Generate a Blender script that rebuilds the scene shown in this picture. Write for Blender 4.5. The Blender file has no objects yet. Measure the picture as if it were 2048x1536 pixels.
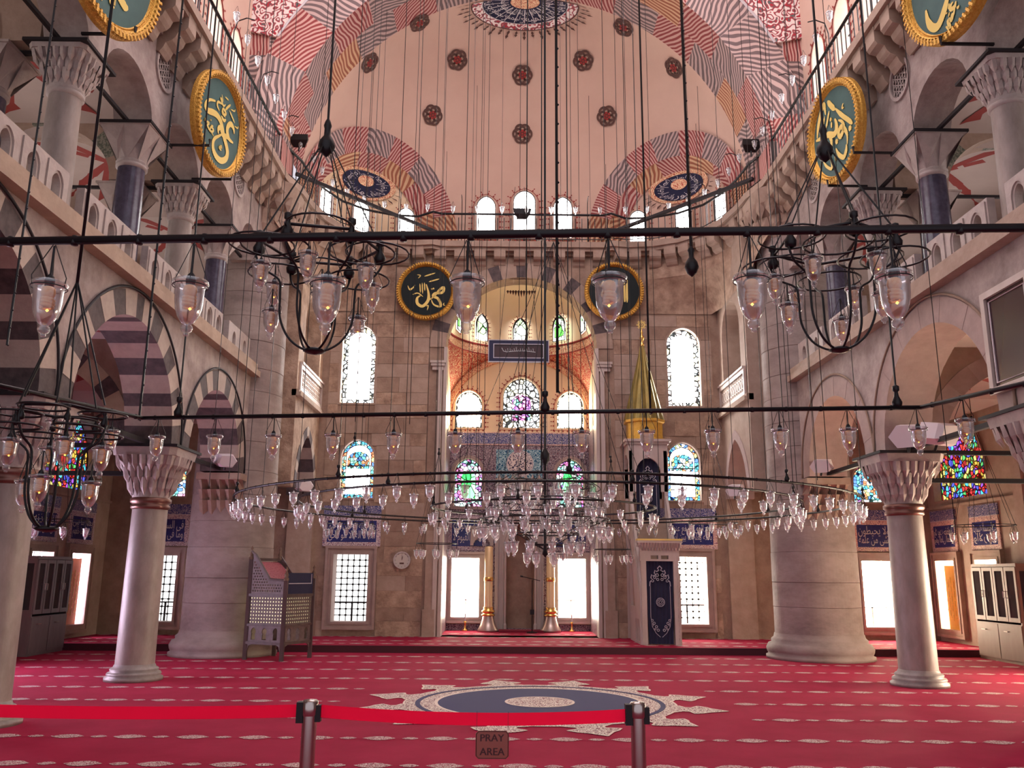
import bpy, math, random
from math import sin, cos, pi, radians, sqrt, atan2
from mathutils import Vector as V, Matrix
from mathutils.geometry import tessellate_polygon, delaunay_2d_cdt
random.seed(7)
S = bpy.context.scene
COL = S.collection

# ------------------------------------------------------------------ camera
F_PX, PITCH, YAW, ROLL = 1700.0, radians(12.5), radians(0.35), 0.008
fw = V((sin(YAW)*cos(PITCH), cos(YAW)*cos(PITCH), sin(PITCH)))
rt = V((cos(YAW), -sin(YAW), 0)); up = rt.cross(fw)
rt2 = cos(ROLL)*rt + sin(ROLL)*up; up2 = -sin(ROLL)*rt + cos(ROLL)*up
cam = bpy.data.objects.new('camera', bpy.data.cameras.new('camera')); COL.objects.link(cam)
cam.matrix_world = Matrix(((rt2.x, up2.x, -fw.x, -0.35), (rt2.y, up2.y, -fw.y, 0), (rt2.z, up2.z, -fw.z, 1.6), (0, 0, 0, 1)))
cam.data.sensor_width = 36; cam.data.lens = 36*F_PX/2048; cam.data.clip_start = .05; cam.data.clip_end = 200
S.camera = cam
# ------------------------------------------------------------------ light and exposure
S.view_settings.view_transform = 'Standard'; S.view_settings.look = 'None'; S.view_settings.gamma = 1
S.view_settings.use_curve_mapping = False
S.view_settings.exposure = 0.95
W = bpy.data.worlds.new('sky'); S.world = W; W.use_nodes = True
bg = W.node_tree.nodes['Background']; bg.inputs[0].default_value = (.96, .90, 1.0, 1); bg.inputs[1].default_value = .42
S.cycles.max_bounces = 8; S.cycles.diffuse_bounces = 4; S.cycles.glossy_bounces = 3
S.cycles.transparent_max_bounces = 24; S.cycles.caustics_reflective = False; S.cycles.caustics_refractive = False
S.cycles.sample_clamp_indirect = 4

def sun(name, direction, strength, color, angle):
    l = bpy.data.lights.new(name, 'SUN'); l.energy = strength; l.color = color; l.angle = radians(angle)
    o = bpy.data.objects.new(name, l); COL.objects.link(o)
    o.rotation_euler = V(direction).to_track_quat('-Z', 'Y').to_euler(); o.location = (0, 10, 25)
sun('sun', (-.42, -.62, -1.0), 5.0, (1, .86, .70), .6)

def area(name, loc, direction, sx, sy, power, color):
    l = bpy.data.lights.new(name, 'AREA'); l.shape = 'RECTANGLE'; l.size = sx; l.size_y = sy; l.energy = power; l.color = color
    o = bpy.data.objects.new(name, l); COL.objects.link(o); o.location = loc
    o.rotation_euler = V(direction).to_track_quat('-Z', 'Z').to_euler()
# added fill light under the flat ceiling, standing in for daylight from the dome
area('dome_fill', (0, 11.3, 15.6), (0, .12, -1), 8, 8, 520, (1, .86, .90))
# ------------------------------------------------------------------ materials
def sk(n, t, **kw):
    x = n.new(t)
    for k, v in kw.items():
        setattr(x, k, v)
    return x
def mat0(name):
    m = bpy.data.materials.new(name); m.use_nodes = True; nt = m.node_tree; nt.nodes.clear()
    out = nt.nodes.new('ShaderNodeOutputMaterial')
    return m, nt, nt.nodes, nt.links, out
def col4(c): return (c[0], c[1], c[2], 1)
def principled(name, c, rough=.6, metal=0, c2=None, scale=3, bump=0, bscale=30, stretch=(1, 1, 1), lo=.35, hi=.65, spec=.5, coord='Object', c3=None):
    if metal < .1 and max(c) > .25 and all(w not in name for w in ('carpet', 'shutter', 'bulb', 'plastic', 'dome', 'apse')):   # colours darkened so less light bounces and the shading deepens
        q = .72; c = [x*q for x in c]; c2 = c2 and [x*q for x in c2]; c3 = c3 and [x*q for x in c3]
    m, nt, N, L, out = mat0(name)
    b = N.new('ShaderNodeBsdfPrincipled'); L.new(b.outputs[0], out.inputs[0])
    b.inputs['Base Color'].default_value = col4(c); b.inputs['Roughness'].default_value = rough; b.inputs['Metallic'].default_value = metal
    b.inputs['Specular IOR Level'].default_value = spec
    if c2 or bump:
        tc = N.new('ShaderNodeTexCoord'); mp = N.new('ShaderNodeMapping'); mp.inputs['Scale'].default_value = stretch
        L.new(tc.outputs[coord], mp.inputs[0])
    if c2:
        nz = N.new('ShaderNodeTexNoise'); nz.inputs['Scale'].default_value = scale; nz.inputs['Detail'].default_value = 6; nz.inputs['Roughness'].default_value = .65
        L.new(mp.outputs[0], nz.inputs['Vector'])
        r = N.new('ShaderNodeValToRGB'); r.color_ramp.elements[0].position = lo; r.color_ramp.elements[1].position = hi
        r.color_ramp.elements[0].color = col4(c); r.color_ramp.elements[1].color = col4(c2)
        if c3:
            e = r.color_ramp.elements.new(min(.98, hi+.12)); e.color = col4(c3)
        L.new(nz.outputs[0], r.inputs[0]); L.new(r.outputs[0], b.inputs['Base Color'])
    if bump:
        nb = N.new('ShaderNodeTexNoise'); nb.inputs['Scale'].default_value = bscale; nb.inputs['Detail'].default_value = 5
        L.new(mp.outputs[0], nb.inputs['Vector'])
        bp = N.new('ShaderNodeBump'); bp.inputs['Strength'].default_value = bump; bp.inputs['Distance'].default_value = .03
        L.new(nb.outputs[0], bp.inputs['Height']); L.new(bp.outputs[0], b.inputs['Normal'])
    return m
def filigree(name, ground, line, scale=20, width=.035, line2=None, coord='Object', rough=.8, dist=0.0, n2=1.7):
    """scroll-like tracery: contour lines of a noise field over a ground colour"""
    m, nt, N, L, out = mat0(name)
    b = N.new('ShaderNodeBsdfPrincipled'); L.new(b.outputs[0], out.inputs[0]); b.inputs['Roughness'].default_value = rough
    tc = N.new('ShaderNodeTexCoord')
    nz = N.new('ShaderNodeTexNoise'); nz.inputs['Scale'].default_value = scale; nz.inputs['Detail'].default_value = 1.0; nz.inputs['Distortion'].default_value = dist
    L.new(tc.outputs[coord], nz.inputs['Vector'])
    mul = sk(N, 'ShaderNodeMath', operation='MULTIPLY'); mul.inputs[1].default_value = 6.0; L.new(nz.outputs[0], mul.inputs[0])
    fr = sk(N, 'ShaderNodeMath', operation='FRACT'); L.new(mul.outputs[0], fr.inputs[0])
    r = N.new('ShaderNodeValToRGB'); r.color_ramp.interpolation = 'LINEAR'
    e = r.color_ramp.elements; e[0].position = 0; e[0].color = col4(ground); e[1].position = .5-width*6; e[1].color = col4(ground)
    for p, c in ((.5-width*4, line), (.5+width*4, line), (.5+width*6, ground), (.86, ground), (.9, line2 or ground), (.97, line2 or ground)):
        x = e.new(p); x.color = col4(c)
    L.new(fr.outputs[0], r.inputs[0]); L.new(r.outputs[0], b.inputs['Base Color'])
    return m
def wavy(name, base, line, scale=9, distort=5):
    """painted imitation of veined marble, in the UV of each painted block"""
    m, nt, N, L, out = mat0(name)
    b = N.new('ShaderNodeBsdfPrincipled'); L.new(b.outputs[0], out.inputs[0]); b.inputs['Roughness'].default_value = .85
    tc = N.new('ShaderNodeTexCoord'); w = N.new('ShaderNodeTexWave')
    w.inputs['Scale'].default_value = scale; w.inputs['Distortion'].default_value = distort; w.inputs['Detail'].default_value = 1.5
    w.inputs['Detail Scale'].default_value = .35
    L.new(tc.outputs['UV'], w.inputs['Vector'])
    r = N.new('ShaderNodeValToRGB'); e = r.color_ramp.elements
    e[0].position = .42; e[0].color = col4(line); e[1].position = .62; e[1].color = col4(base)
    L.new(w.outputs['Color'], r.inputs[0]); L.new(r.outputs[0], b.inputs['Base Color'])
    return m
def glow(name, c, strength, vor=0, cols=None, edge=.06, rnd=1.0):
    """emissive colour, mostly for glass lit from behind by daylight; vor > 0 gives coloured quarries set in dark leading"""
    m, nt, N, L, out = mat0(name)
    e = N.new('ShaderNodeEmission'); L.new(e.outputs[0], out.inputs[0]); e.inputs[0].default_value = col4(c); e.inputs[1].default_value = strength
    if vor:
        tc = N.new('ShaderNodeTexCoord'); v = N.new('ShaderNodeTexVoronoi'); v.inputs['Scale'].default_value = vor; v.inputs['Randomness'].default_value = rnd
        L.new(tc.outputs['Object'], v.inputs['Vector'])
        sp = N.new('ShaderNodeSeparateColor'); L.new(v.outputs['Color'], sp.inputs[0])
        r = N.new('ShaderNodeValToRGB'); r.color_ramp.interpolation = 'CONSTANT'; el = r.color_ramp.elements
        n = len(cols)
        el[0].color = col4(cols[0]); el[1].position = 1.0/n; el[1].color = col4(cols[1])
        for i in range(2, n):
            x = el.new(i/n); x.color = col4(cols[i])
        L.new(sp.outputs[0], r.inputs[0])
        v2 = N.new('ShaderNodeTexVoronoi'); v2.feature = 'DISTANCE_TO_EDGE'; v2.inputs['Scale'].default_value = vor; v2.inputs['Randomness'].default_value = rnd
        L.new(tc.outputs['Object'], v2.inputs['Vector'])
        g = sk(N, 'ShaderNodeMath', operation='GREATER_THAN'); g.inputs[1].default_value = edge; L.new(v2.outputs[0], g.inputs[0])
        ms = sk(N, 'ShaderNodeMath', operation='MULTIPLY'); ms.inputs[1].default_value = strength; L.new(g.outputs[0], ms.inputs[0])
        ad = sk(N, 'ShaderNodeMath', operation='ADD'); ad.inputs[1].default_value = .05; L.new(ms.outputs[0], ad.inputs[0])
        L.new(r.outputs[0], e.inputs[0]); L.new(ad.outputs[0], e.inputs[1])
    return m
# glass of the oil-lamp cups
def lampglass(name, lo=.07, tl_=.25):
    m, nt, N, L, out = mat0(name)
    tr = N.new('ShaderNodeBsdfTransparent'); tr.inputs[0].default_value = (.93, .91, .93, 1)
    gl = N.new('ShaderNodeBsdfGlossy'); gl.inputs['Roughness'].default_value = .14; gl.inputs[0].default_value = (.94, .98, 1, 1)
    tl = N.new('ShaderNodeBsdfTranslucent'); tl.inputs[0].default_value = (.90, .97, 1, 1)
    lw = N.new('ShaderNodeLayerWeight'); lw.inputs[0].default_value = .42
    a = N.new('ShaderNodeMixShader'); a.inputs[0].default_value = tl_; L.new(gl.outputs[0], a.inputs[1]); L.new(tl.outputs[0], a.inputs[2])
    mp = N.new('ShaderNodeMapRange'); mp.inputs[1].default_value = 0; mp.inputs[2].default_value = 1; mp.inputs[3].default_value = lo; mp.inputs[4].default_value = .97
    L.new(lw.outputs['Facing'], mp.inputs[0])
    mx = N.new('ShaderNodeMixShader'); L.new(mp.outputs[0], mx.inputs[0]); L.new(tr.outputs[0], mx.inputs[1]); L.new(a.outputs[0], mx.inputs[2])
    L.new(mx.outputs[0], out.inputs[0])
    return m

STONE = principled('limestone', (.235, .150, .105), .8, c2=(.42, .295, .21), scale=3.2, bump=.5, bscale=16, c3=(.49, .365, .27), lo=.34, hi=.58)
STONE2 = principled('limestone_pale', (.45, .325, .25), .8, c2=(.57, .43, .34), scale=3, bump=.2, bscale=18)
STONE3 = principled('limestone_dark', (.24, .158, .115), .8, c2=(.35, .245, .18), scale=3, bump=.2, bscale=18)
WALLST = principled('nave_wall_plaster', (.34, .265, .245), .85, c2=(.54, .445, .41), scale=2.6, bump=.4, bscale=12, c3=(.62, .53, .49), lo=.32, hi=.56)
SAND = principled('sandstone_warm', (.46, .34, .26), .85, c2=(.60, .45, .34), scale=2.5, bump=.15, bscale=12)
COLST = principled('column_marble', (.235, .195, .175), .45, c2=(.34, .285, .26), scale=5, stretch=(1, 1, .4), bump=.05)
PIERST = principled('pier_limestone', (.27, .205, .185), .7, c2=(.44, .355, .32), scale=1.7, stretch=(.6, .6, 1.1), bump=.2, bscale=14, c3=(.30, .23, .21), lo=.34, hi=.6)
CAPST = principled('capital_marble', (.50, .42, .39), .6, c2=(.62, .53, .49), scale=6, bump=.15)
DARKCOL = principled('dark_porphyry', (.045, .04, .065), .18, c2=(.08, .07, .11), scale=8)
ABW = principled('ablaq_pale', (.54, .44, .37), .8, c2=(.66, .55, .46), scale=5, bump=.1)
ABC = principled('ablaq_cream', (.56, .44, .30), .8, c2=(.64, .52, .36), scale=4, bump=.1)
ABD = principled('ablaq_dark', (.055, .040, .043), .75, c2=(.11, .082, .08), scale=7, bump=.1)
ARR = principled('arch_stone_rosy', (.46, .34, .31), .8, c2=(.56, .42, .38), scale=4, bump=.1)
ARR2 = principled('arch_stone_rosy_dark', (.40, .28, .25), .8, c2=(.50, .36, .32), scale=4, bump=.1)
GREENST = principled('green_breccia', (.10, .12, .09), .7, c2=(.26, .26, .21), scale=22, lo=.45, hi=.55)
PLASTER = principled('dome_plaster', (.60, .42, .33), .9, c2=(.66, .48, .38), scale=.7, bump=.05, bscale=60)
CREAM = principled('apse_plaster', (.80, .62, .40), .9, c2=(.84, .67, .46), scale=1.0)
VAULTP = principled('vault_plaster', (.66, .55, .50), .9, c2=(.74, .63, .57), scale=1.0)
REDP = principled('painted_red', (.40, .045, .04), .85)
REDV = principled('vault_red_paint', (.42, .07, .06), .85)
MARBLE = principled('white_marble', (.62, .52, .46), .5, c2=(.74, .64, .58), scale=3, stretch=(1, 1, .5))
FRAMEST = principled('window_surround_stone', (.42, .30, .27), .7, c2=(.52, .38, .33), scale=4)
IRON = principled('black_iron', (.006, .005, .007), .4, spec=.35)
IRONB = principled('painted_tie_beam', (.016, .013, .016), .6, spec=.3)
CARPET = principled('crimson_carpet', (.30, .014, .048), .95, c2=(.37, .020, .062), scale=1.2, bump=.2, bscale=220, spec=.1)
CARPET2 = principled('carpet_step_edge', (.06, .012, .02), .95)
CARPATT = filigree('carpet_cream_tracery', (.30, .018, .05), (.66, .55, .50), 26, .05, (.12, .03, .06), rough=.95)
CARMED = filigree('carpet_medallion_tracery', (.22, .008, .03), (.80, .72, .62), 17, .06, (.02, .015, .04), rough=.95)
CARBLUE = principled('carpet_navy', (.045, .045, .115), .95)
CARCREAM = principled('carpet_cream', (.78, .66, .56), .95)
WAVEG = wavy('painted_marble_grey', (.50, .37, .34), (.15, .11, .11), 3.0, 16)
WAVER = wavy('painted_marble_red', (.58, .36, .31), (.26, .05, .05), 3.6, 11)
WAVEO = wavy('painted_marble_ochre', (.62, .40, .24), (.32, .11, .06), 3.3, 11)
FLORAL = filigree('red_floral_painting', (.42, .03, .05), (.85, .78, .74), 5, .05, (.10, .16, .16))
FLORAL2 = filigree('arabesque_painting', (.78, .58, .38), (.36, .04, .03), 9, .07, (.10, .08, .05))
BANDR = filigree('red_band_painting', (.50, .10, .06), (.84, .62, .38), 14, .06)
BLUEB = filigree('blue_band_painting', (.025, .025, .085), (.82, .76, .72), 9, .07)
INK = principled('dark_paint', (.10, .05, .04), .9)
GOLD = principled('gilded_rim', (.58, .30, .05), .42, .75, c2=(.75, .46, .10), scale=30, bump=.6, bscale=60)
GOLDP = principled('gold_lettering', (.80, .62, .18), .5, .15)
DGREEN = principled('disc_green_field', (.035, .10, .095), .55, c2=(.05, .13, .12), scale=3)
MEDN = principled('medallion_navy_paint', (.010, .012, .045), .85)
DBLACK = principled('disc_black_field', (.005, .011, .012), .5, spec=.25)
NAVYT = principled('navy_tile', (.018, .022, .13), .25, c2=(.03, .035, .18), scale=10)
WHITET = principled('white_tile_lettering', (.80, .76, .78), .3)
TILEB = filigree('tile_border', (.10, .09, .20), (.66, .56, .56), 16, .06, (.40, .12, .12), rough=.3)
TILEF = filigree('tile_frieze', (.60, .54, .56), (.06, .07, .22), 14, .08, rough=.3)
TILER = filigree('tile_border_red', (.55, .26, .20), (.80, .64, .55), 16, .05, (.12, .1, .3), rough=.3)
TURQ = filigree('turquoise_tile', (.01, .13, .22), (.35, .55, .60), 9, .05, (.01, .05, .15), rough=.25)
TILEA = filigree('apse_tile_field', (.035, .03, .07), (.36, .28, .30), 12, .05, (.22, .05, .06), rough=.3)
BRASS = principled('brass', (.85, .50, .12), .25, .95, c2=(.95, .62, .2), scale=4)
CANDLE = principled('gilded_candle', (.90, .70, .38), .3, .25)
SILVER = principled('silvered_bell', (.55, .45, .40), .3, .8)
WOOD = principled('dark_carved_wood', (.050, .028, .026), .5, c2=(.08, .045, .04), scale=10, stretch=(1, 1, .2))
LATT = principled('carved_lattice_wood', (.085, .058, .052), .55, c2=(.13, .09, .085), scale=12)
LATTGLOW = glow('lattice_glow_sheet', (1, .86, .5), .9)  # emissive sheet, paints the backlight seen through the chair lattice
ORANGEW = principled('orange_shutter_sunlit', (.62, .20, .07), .5, c2=(.70, .26, .10), scale=6, stretch=(1, 1, .2))  # sunlit glow is put into this bright wood colour
YELLOWW = principled('yellow_shutter_sunlit', (.88, .50, .05), .5, c2=(.92, .58, .10), scale=6, stretch=(1, 1, .2))  # yellow kept bright so the wood looks sunlit
VELVETR = filigree('red_patterned_velvet', (.17, .012, .03), (.40, .12, .14), 40, .06)
NAVYC = principled('navy_velvet', (.012, .014, .045), .85, bump=.2, bscale=40)
SILVERT = principled('silver_thread', (.46, .44, .50), .45, .3)
SPIRE = principled('gilded_green_spire', (.16, .13, .035), .45, .55, c2=(.30, .22, .06), scale=8, stretch=(1, 1, .3))
CABW = principled('cabinet_wood', (.16, .12, .13), .5, c2=(.20, .155, .16), scale=8, stretch=(1, 1, .2))
CABW2 = principled('cabinet_wood_tan', (.22, .14, .10), .5, c2=(.25, .17, .12), scale=8, stretch=(1, 1, .2))
DGLASS = principled('dark_pane', (.03, .03, .04), .08, spec=.8)
STEEL = principled('brushed_steel_post', (.46, .40, .38), .22, .95)
RIBBON, nt_, N_, L_n, out_ = mat0('red_barrier_ribbon')
d_ = N_.new('ShaderNodeBsdfDiffuse'); t_ = N_.new('ShaderNodeBsdfTranslucent'); m_ = N_.new('ShaderNodeMixShader'); m_.inputs[0].default_value = .6
d_.inputs[0].default_value = (.95, .012, .06, 1); t_.inputs[0].default_value = (1, .015, .08, 1); L_n.new(d_.outputs[0], m_.inputs[1]); L_n.new(t_.outputs[0], m_.inputs[2]); L_n.new(m_.outputs[0], out_.inputs[0])
WHITEP = principled('white_plastic', (.68, .62, .64), .45)
PAPER = principled('clock_face', (.74, .68, .60), .5)
BULB = principled('amber_bulb', (.95, .42, .12), .3, c2=(1.0, .62, .30), scale=30)
BULBS = glow('bulb_glint', (1, .62, .12), 1.6)
GLASS = lampglass('clear_lamp_glass')
GLASSF = lampglass('small_lamp_glass', .5, .45)
DAY = glow('daylit_glass', (1, .95, .92), 15)
DAYW = glow('daylit_glass_warm', (1, .88, .72), 20)
DAYA = glow('daylit_glass_apse', (1, .86, .60), 22)
DAYD = glow('daylit_glass_grilled', (1, .97, .96), 1.5)
DAYG = glow('daylit_glass_gallery', (1, .86, .84), 10)
DAYL = glow('daylit_glass_violet', (.92, .74, 1), 24)
DAYR = glow('daylit_glass_amber', (1, .80, .58), 48)
DAYS = glow('daylit_glass_soft', (1, .93, .95), 5)
STB = glow('stained_glass_blue', (1, 1, 1), 1.3, 13, [(.10, .45, .8), (.9, .8, .25), (.15, .62, .72), (.85, .25, .12), (.12, .25, .75), (.95, .95, .95), (.3, .75, .55)], .09)
STG = glow('stained_glass_violet', (1, 1, 1), 1.6, 10, [(.55, .2, .85), (.9, .3, .6), (.25, .75, .6), (.95, .9, .95), (.35, .85, .7), (.85, .15, .35)], .09)
STGR = glow('stained_glass_green', (1, 1, 1), 1.5, 3.2, [(.05, .75, .12), (.8, 1, .85), (.25, .95, .35), (.95, 1, .9)], .03)
STW = glow('stained_glass_clear', (1, 1, 1), 2.6, 8, [(1, .98, .95), (1, .9, .6), (.98, .96, 1), (1, .8, .75), (.9, .97, 1), (1, 1, .9)], .10)
STR = glow('stained_glass_many_coloured', (1, 1, 1), .8, 9, [(.8, .04, .03), (.9, .5, .08), (.1, .12, .8), (.1, .6, .8), (.7, .05, .05), (.85, .7, .2), (.12, .55, .15), (.35, .1, .7)], .12)
STAP = glow('stained_glass_leaves', (1, 1, 1), 1.7, 4.2, [(.15, .8, .1), (1, 1, .85), (1, .97, .8), (.95, 1, .9), (.6, .95, .4)], .04)
PLAQ = principled('plaque_glass', (.05, .022, .025), .2, spec=.5)
PLNAVY = principled('plaque_navy_frame', (.010, .010, .05), .4)
SIGNM = principled('translucent_sign', (.42, .13, .10), .2)
SIGNT = principled('sign_lettering', (.05, .006, .008), .5)

# ------------------------------------------------------------------ mesh helpers
class MB:
    def __init__(s): s.v = []; s.f = []; s.m = []; s.uv = {}
    def add(s, vs, fs, m=0):
        o = len(s.v); s.v += [tuple(p) for p in vs]
        for f in fs: s.f.append([i+o for i in f]); s.m.append(m)
        return s
    def box(s, x0, x1, y0, y1, z0, z1, m=0):
        vs = [(x, y, z) for z in (z0, z1) for y in (y0, y1) for x in (x0, x1)]
        return s.add(vs, [(0, 2, 3, 1), (4, 5, 7, 6), (0, 1, 5, 4), (2, 6, 7, 3), (0, 4, 6, 2), (1, 3, 7, 5)], m)
    def fbox(s, fr, u0, u1, v0, v1, n0, n1, m=0):
        vs = [fr(u, v, n) for v in (v0, v1) for n in (n0, n1) for u in (u0, u1)]
        return s.add(vs, [(0, 2, 3, 1), (4, 5, 7, 6), (0, 1, 5, 4), (2, 6, 7, 3), (0, 4, 6, 2), (1, 3, 7, 5)], m)
    def slab(s, fr, loops, n0, n1, m=0):
        """outline with holes in the (u, v) plane of frame fr, from n0 (back) to n1 (front)"""
        flat = [p for l in loops for p in l]; n = len(flat)
        if len(loops) == 1: tri = tessellate_polygon([[V((p[0], p[1], 0)) for p in l] for l in loops])
        else:
            ed = []; o = 0
            for l in loops: ed += [(o+i, o+(i+1) % len(l)) for i in range(len(l))]; o += len(l)
            cv, _, cf, _, _, _ = delaunay_2d_cdt([V(p) for p in flat], ed, [], 0, 1e-7)
            assert len(cv) == n, (len(cv), n)
            tri = []
            for t in cf:
                x = sum(cv[i].x for i in t)/3; y = sum(cv[i].y for i in t)/3; k = 0
                for a, b in ed:
                    a, b = flat[a], flat[b]
                    if (a[1] > y) != (b[1] > y) and x < a[0]+(y-a[1])/(b[1]-a[1])*(b[0]-a[0]): k += 1
                if k % 2: tri.append(t)
        vs = [fr(p[0], p[1], n1) for p in flat] + [fr(p[0], p[1], n0) for p in flat]
        fs = []
        for t in tri:
            a, b, c = (flat[i] for i in t)
            ar = (b[0]-a[0])*(c[1]-a[1])-(b[1]-a[1])*(c[0]-a[0])
            if abs(ar) < 1e-12: continue
            t = tuple(t) if ar > 0 else tuple(reversed(t))
            fs.append(t); fs.append(tuple(i+n for i in reversed(t)))
        o = 0
        for l in loops:
            k = len(l)
            for i in range(k):
                j = (i+1) % k; fs.append((o+i, o+j, n+o+j, n+o+i))
            o += k
        return s.add(vs, fs, m)
    def lathe(s, c, prof, n=16, m=0, a0=0, a1=2*pi, rot=0):
        full = abs(a1-a0-2*pi) < 1e-6; k = n if full else n+1
        vs = [(c[0]+r*cos(rot+a0+(a1-a0)*i/n), c[1]+r*sin(rot+a0+(a1-a0)*i/n), c[2]+z) for r, z in prof for i in range(k)]
        fs = []
        for j in range(len(prof)-1):
            for i in range(n):
                i2 = (i+1) % k if full else i+1
                fs.append((j*k+i, j*k+i2, (j+1)*k+i2, (j+1)*k+i))
        return s.add(vs, fs, m)
    def tube(s, pts, r, n=6, m=0, closed=False):
        pts = [V(p) for p in pts]; k = len(pts); vs = []; pu = None
        rr = r if isinstance(r, (list, tuple)) else [r]*k
        for i, p in enumerate(pts):
            d = (pts[(i+1) % k]-pts[i-1]) if closed else (pts[min(i+1, k-1)]-pts[max(i-1, 0)])
            d.normalize()
            if pu is None: pu = d.orthogonal().normalized()
            a = (pu-d*pu.dot(d)); a = a.normalized() if a.length > 1e-6 else d.orthogonal().normalized(); pu = a; b = d.cross(a)
            vs += [p+(a*cos(2*pi*j/n)+b*sin(2*pi*j/n))*rr[i] for j in range(n)]
        fs = []
        for i in range(k if closed else k-1):
            for j in range(n):
                i2 = (i+1) % k; fs.append((i*n+j, i*n+(j+1) % n, i2*n+(j+1) % n, i2*n+j))
        if not closed: fs += [tuple(reversed(range(n))), tuple(range((k-1)*n, k*n))]
        return s.add(vs, fs, m)
    def strip(s, fr, pts, wid, n0, n1, m=0):
        """a brush stroke: polyline in (u, v) with a width per point"""
        k = len(pts); L = []; R = []
        for i, p in enumerate(pts):
            a = pts[max(i-1, 0)]; b = pts[min(i+1, k-1)]; dx, dy = b[0]-a[0], b[1]-a[1]; l = math.hypot(dx, dy) or 1
            w = wid[i] if isinstance(wid, (list, tuple)) else wid
            L.append((p[0]-dy/l*w, p[1]+dx/l*w)); R.append((p[0]+dy/l*w, p[1]-dx/l*w))
        for i in range(k-1):
            q = [L[i], R[i], R[i+1], L[i+1]]
            s.add([fr(a[0], a[1], n1) for a in q]+[fr(a[0], a[1], n0) for a in q], [(0, 1, 2, 3), (0, 4, 5, 1), (2, 6, 7, 3)], m)
        return s
    def ring(s, fr, c, r0, r1, n0, n1, n=32, m=0):
        return s.slab(fr, [[(c[0]+r1*cos(2*pi*i/n), c[1]+r1*sin(2*pi*i/n)) for i in range(n)],
                           [(c[0]+r0*cos(2*pi*i/n), c[1]+r0*sin(2*pi*i/n)) for i in range(n)]], n0, n1, m)
    def disc(s, fr, c, r, n0, n1, n=32, m=0, sy=1):
        return s.slab(fr, [[(c[0]+r*cos(2*pi*i/n), c[1]+sy*r*sin(2*pi*i/n)) for i in range(n)]], n0, n1, m)
    def mesh(s, name, mats, smooth=False):
        me = bpy.data.meshes.new(name); me.from_pydata(s.v, [], s.f)
        for m in (mats if isinstance(mats, (list, tuple)) else [mats]): me.materials.append(m)
        if len(me.materials) > 1: me.polygons.foreach_set('material_index', s.m)
        if smooth: me.polygons.foreach_set('use_smooth', [True]*len(me.polygons))
        me.update(); return me
    def build(s, name, mats, parent=None, smooth=False, loc=None):
        o = bpy.data.objects.new(name, s.mesh(name, mats, smooth)); COL.objects.link(o)
        if loc: o.location = loc
        if parent: o.parent = parent
        return o
def smooth(pts, k=5):
    P = []
    for i in range(len(pts)-1):
        a, b, c, d = (V(pts[max(0, min(len(pts)-1, i+j))]) for j in (-1, 0, 1, 2))
        for m in range(k): f = m/k; P.append(.5*((2*b)+(c-a)*f+(2*a-5*b+4*c-d)*f*f+(3*b-a-3*c+d)*f**3))
    return P+[V(pts[-1])]
def inst(name, me, parent=None, loc=(0, 0, 0), rz=0, sc=None):
    o = bpy.data.objects.new(name, me); COL.objects.link(o); o.location = loc; o.rotation_euler = (0, 0, rz)
    if sc: o.scale = sc
    if parent: o.parent = parent
    return o
def tag(o, label, cat=None, group=None, kind=None):
    o['label'] = label
    if cat: o['category'] = cat
    if group: o['group'] = group
    if kind: o['kind'] = kind
    return o
def root(name, loc, label, cat, group=None, kind=None, rz=0):
    o = bpy.data.objects.new(name, None); COL.objects.link(o); o.location = loc; o.rotation_euler = (0, 0, rz); o.empty_display_size = .1
    return tag(o, label, cat, group, kind)
def FR(o, u):
    """frame at o: u along the surface, v up, n towards the viewer"""
    o = V(o); u = V(u).normalized(); v = V((0, 0, 1)); n = u.cross(v)
    return lambda a, b, c: tuple(o+u*a+v*b+n*c)
def FR3(o, u, v):
    o = V(o); u = V(u).normalized(); v = V(v).normalized(); n = u.cross(v)
    return lambda a, b, c: tuple(o+u*a+v*b+n*c)
def arch(a, h, n=12, c=0, z=0):
    """pointed arch curve from left spring to right spring"""
    if h <= a+1e-6:
        return [(c-a*cos(pi*i/n), z+h*sin(pi*i/n)) for i in range(n+1)]
    R = (a*a+h*h)/(2*a); t = atan2(h, R-a); k = n//2
    lf = [(c-(a-R)-R*cos(t*i/k), z+R*sin(t*i/k)) for i in range(k+1)]
    lf = [(c+(R-a)-R*cos(t*i/k), z+R*sin(t*i/k)) for i in range(k+1)]
    return lf+[(2*c-x, y) for x, y in reversed(lf[:-1])]
def archwin(a, h0, h1, c=0, z=0, n=12):
    """window outline: width 2a, straight to h0, arched to h1; counter-clockwise"""
    return [(c-a, z), (c+a, z)]+list(reversed([(x, z+h0+y) for x, y in arch(a, h1-h0, n, c)]))
def rect(u0, u1, v0, v1): return [(u0, v0), (u1, v0), (u1, v1), (u0, v1)]

# ---- lettering: joined forms of the letters, drawn right to left
LET = {'ا': 0xFE8D, 'ب': 0xFE8F, 'ة': 0xFE93, 'ت': 0xFE95, 'ث': 0xFE99, 'ج': 0xFE9D, 'ح': 0xFEA1, 'خ': 0xFEA5, 'د': 0xFEA9, 'ذ': 0xFEAB, 'ر': 0xFEAD,
       'ز': 0xFEAF, 'س': 0xFEB1, 'ش': 0xFEB5, 'ص': 0xFEB9, 'ض': 0xFEBD, 'ط': 0xFEC1, 'ظ': 0xFEC5, 'ع': 0xFEC9, 'غ': 0xFECD, 'ف': 0xFED1, 'ق': 0xFED5,
       'ك': 0xFED9, 'ل': 0xFEDD, 'م': 0xFEE1, 'ن': 0xFEE5, 'ه': 0xFEE9, 'و': 0xFEED, 'ى': 0xFEEF, 'ي': 0xFEF1}
NOJOIN = set('اةدذرزوى')
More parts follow.
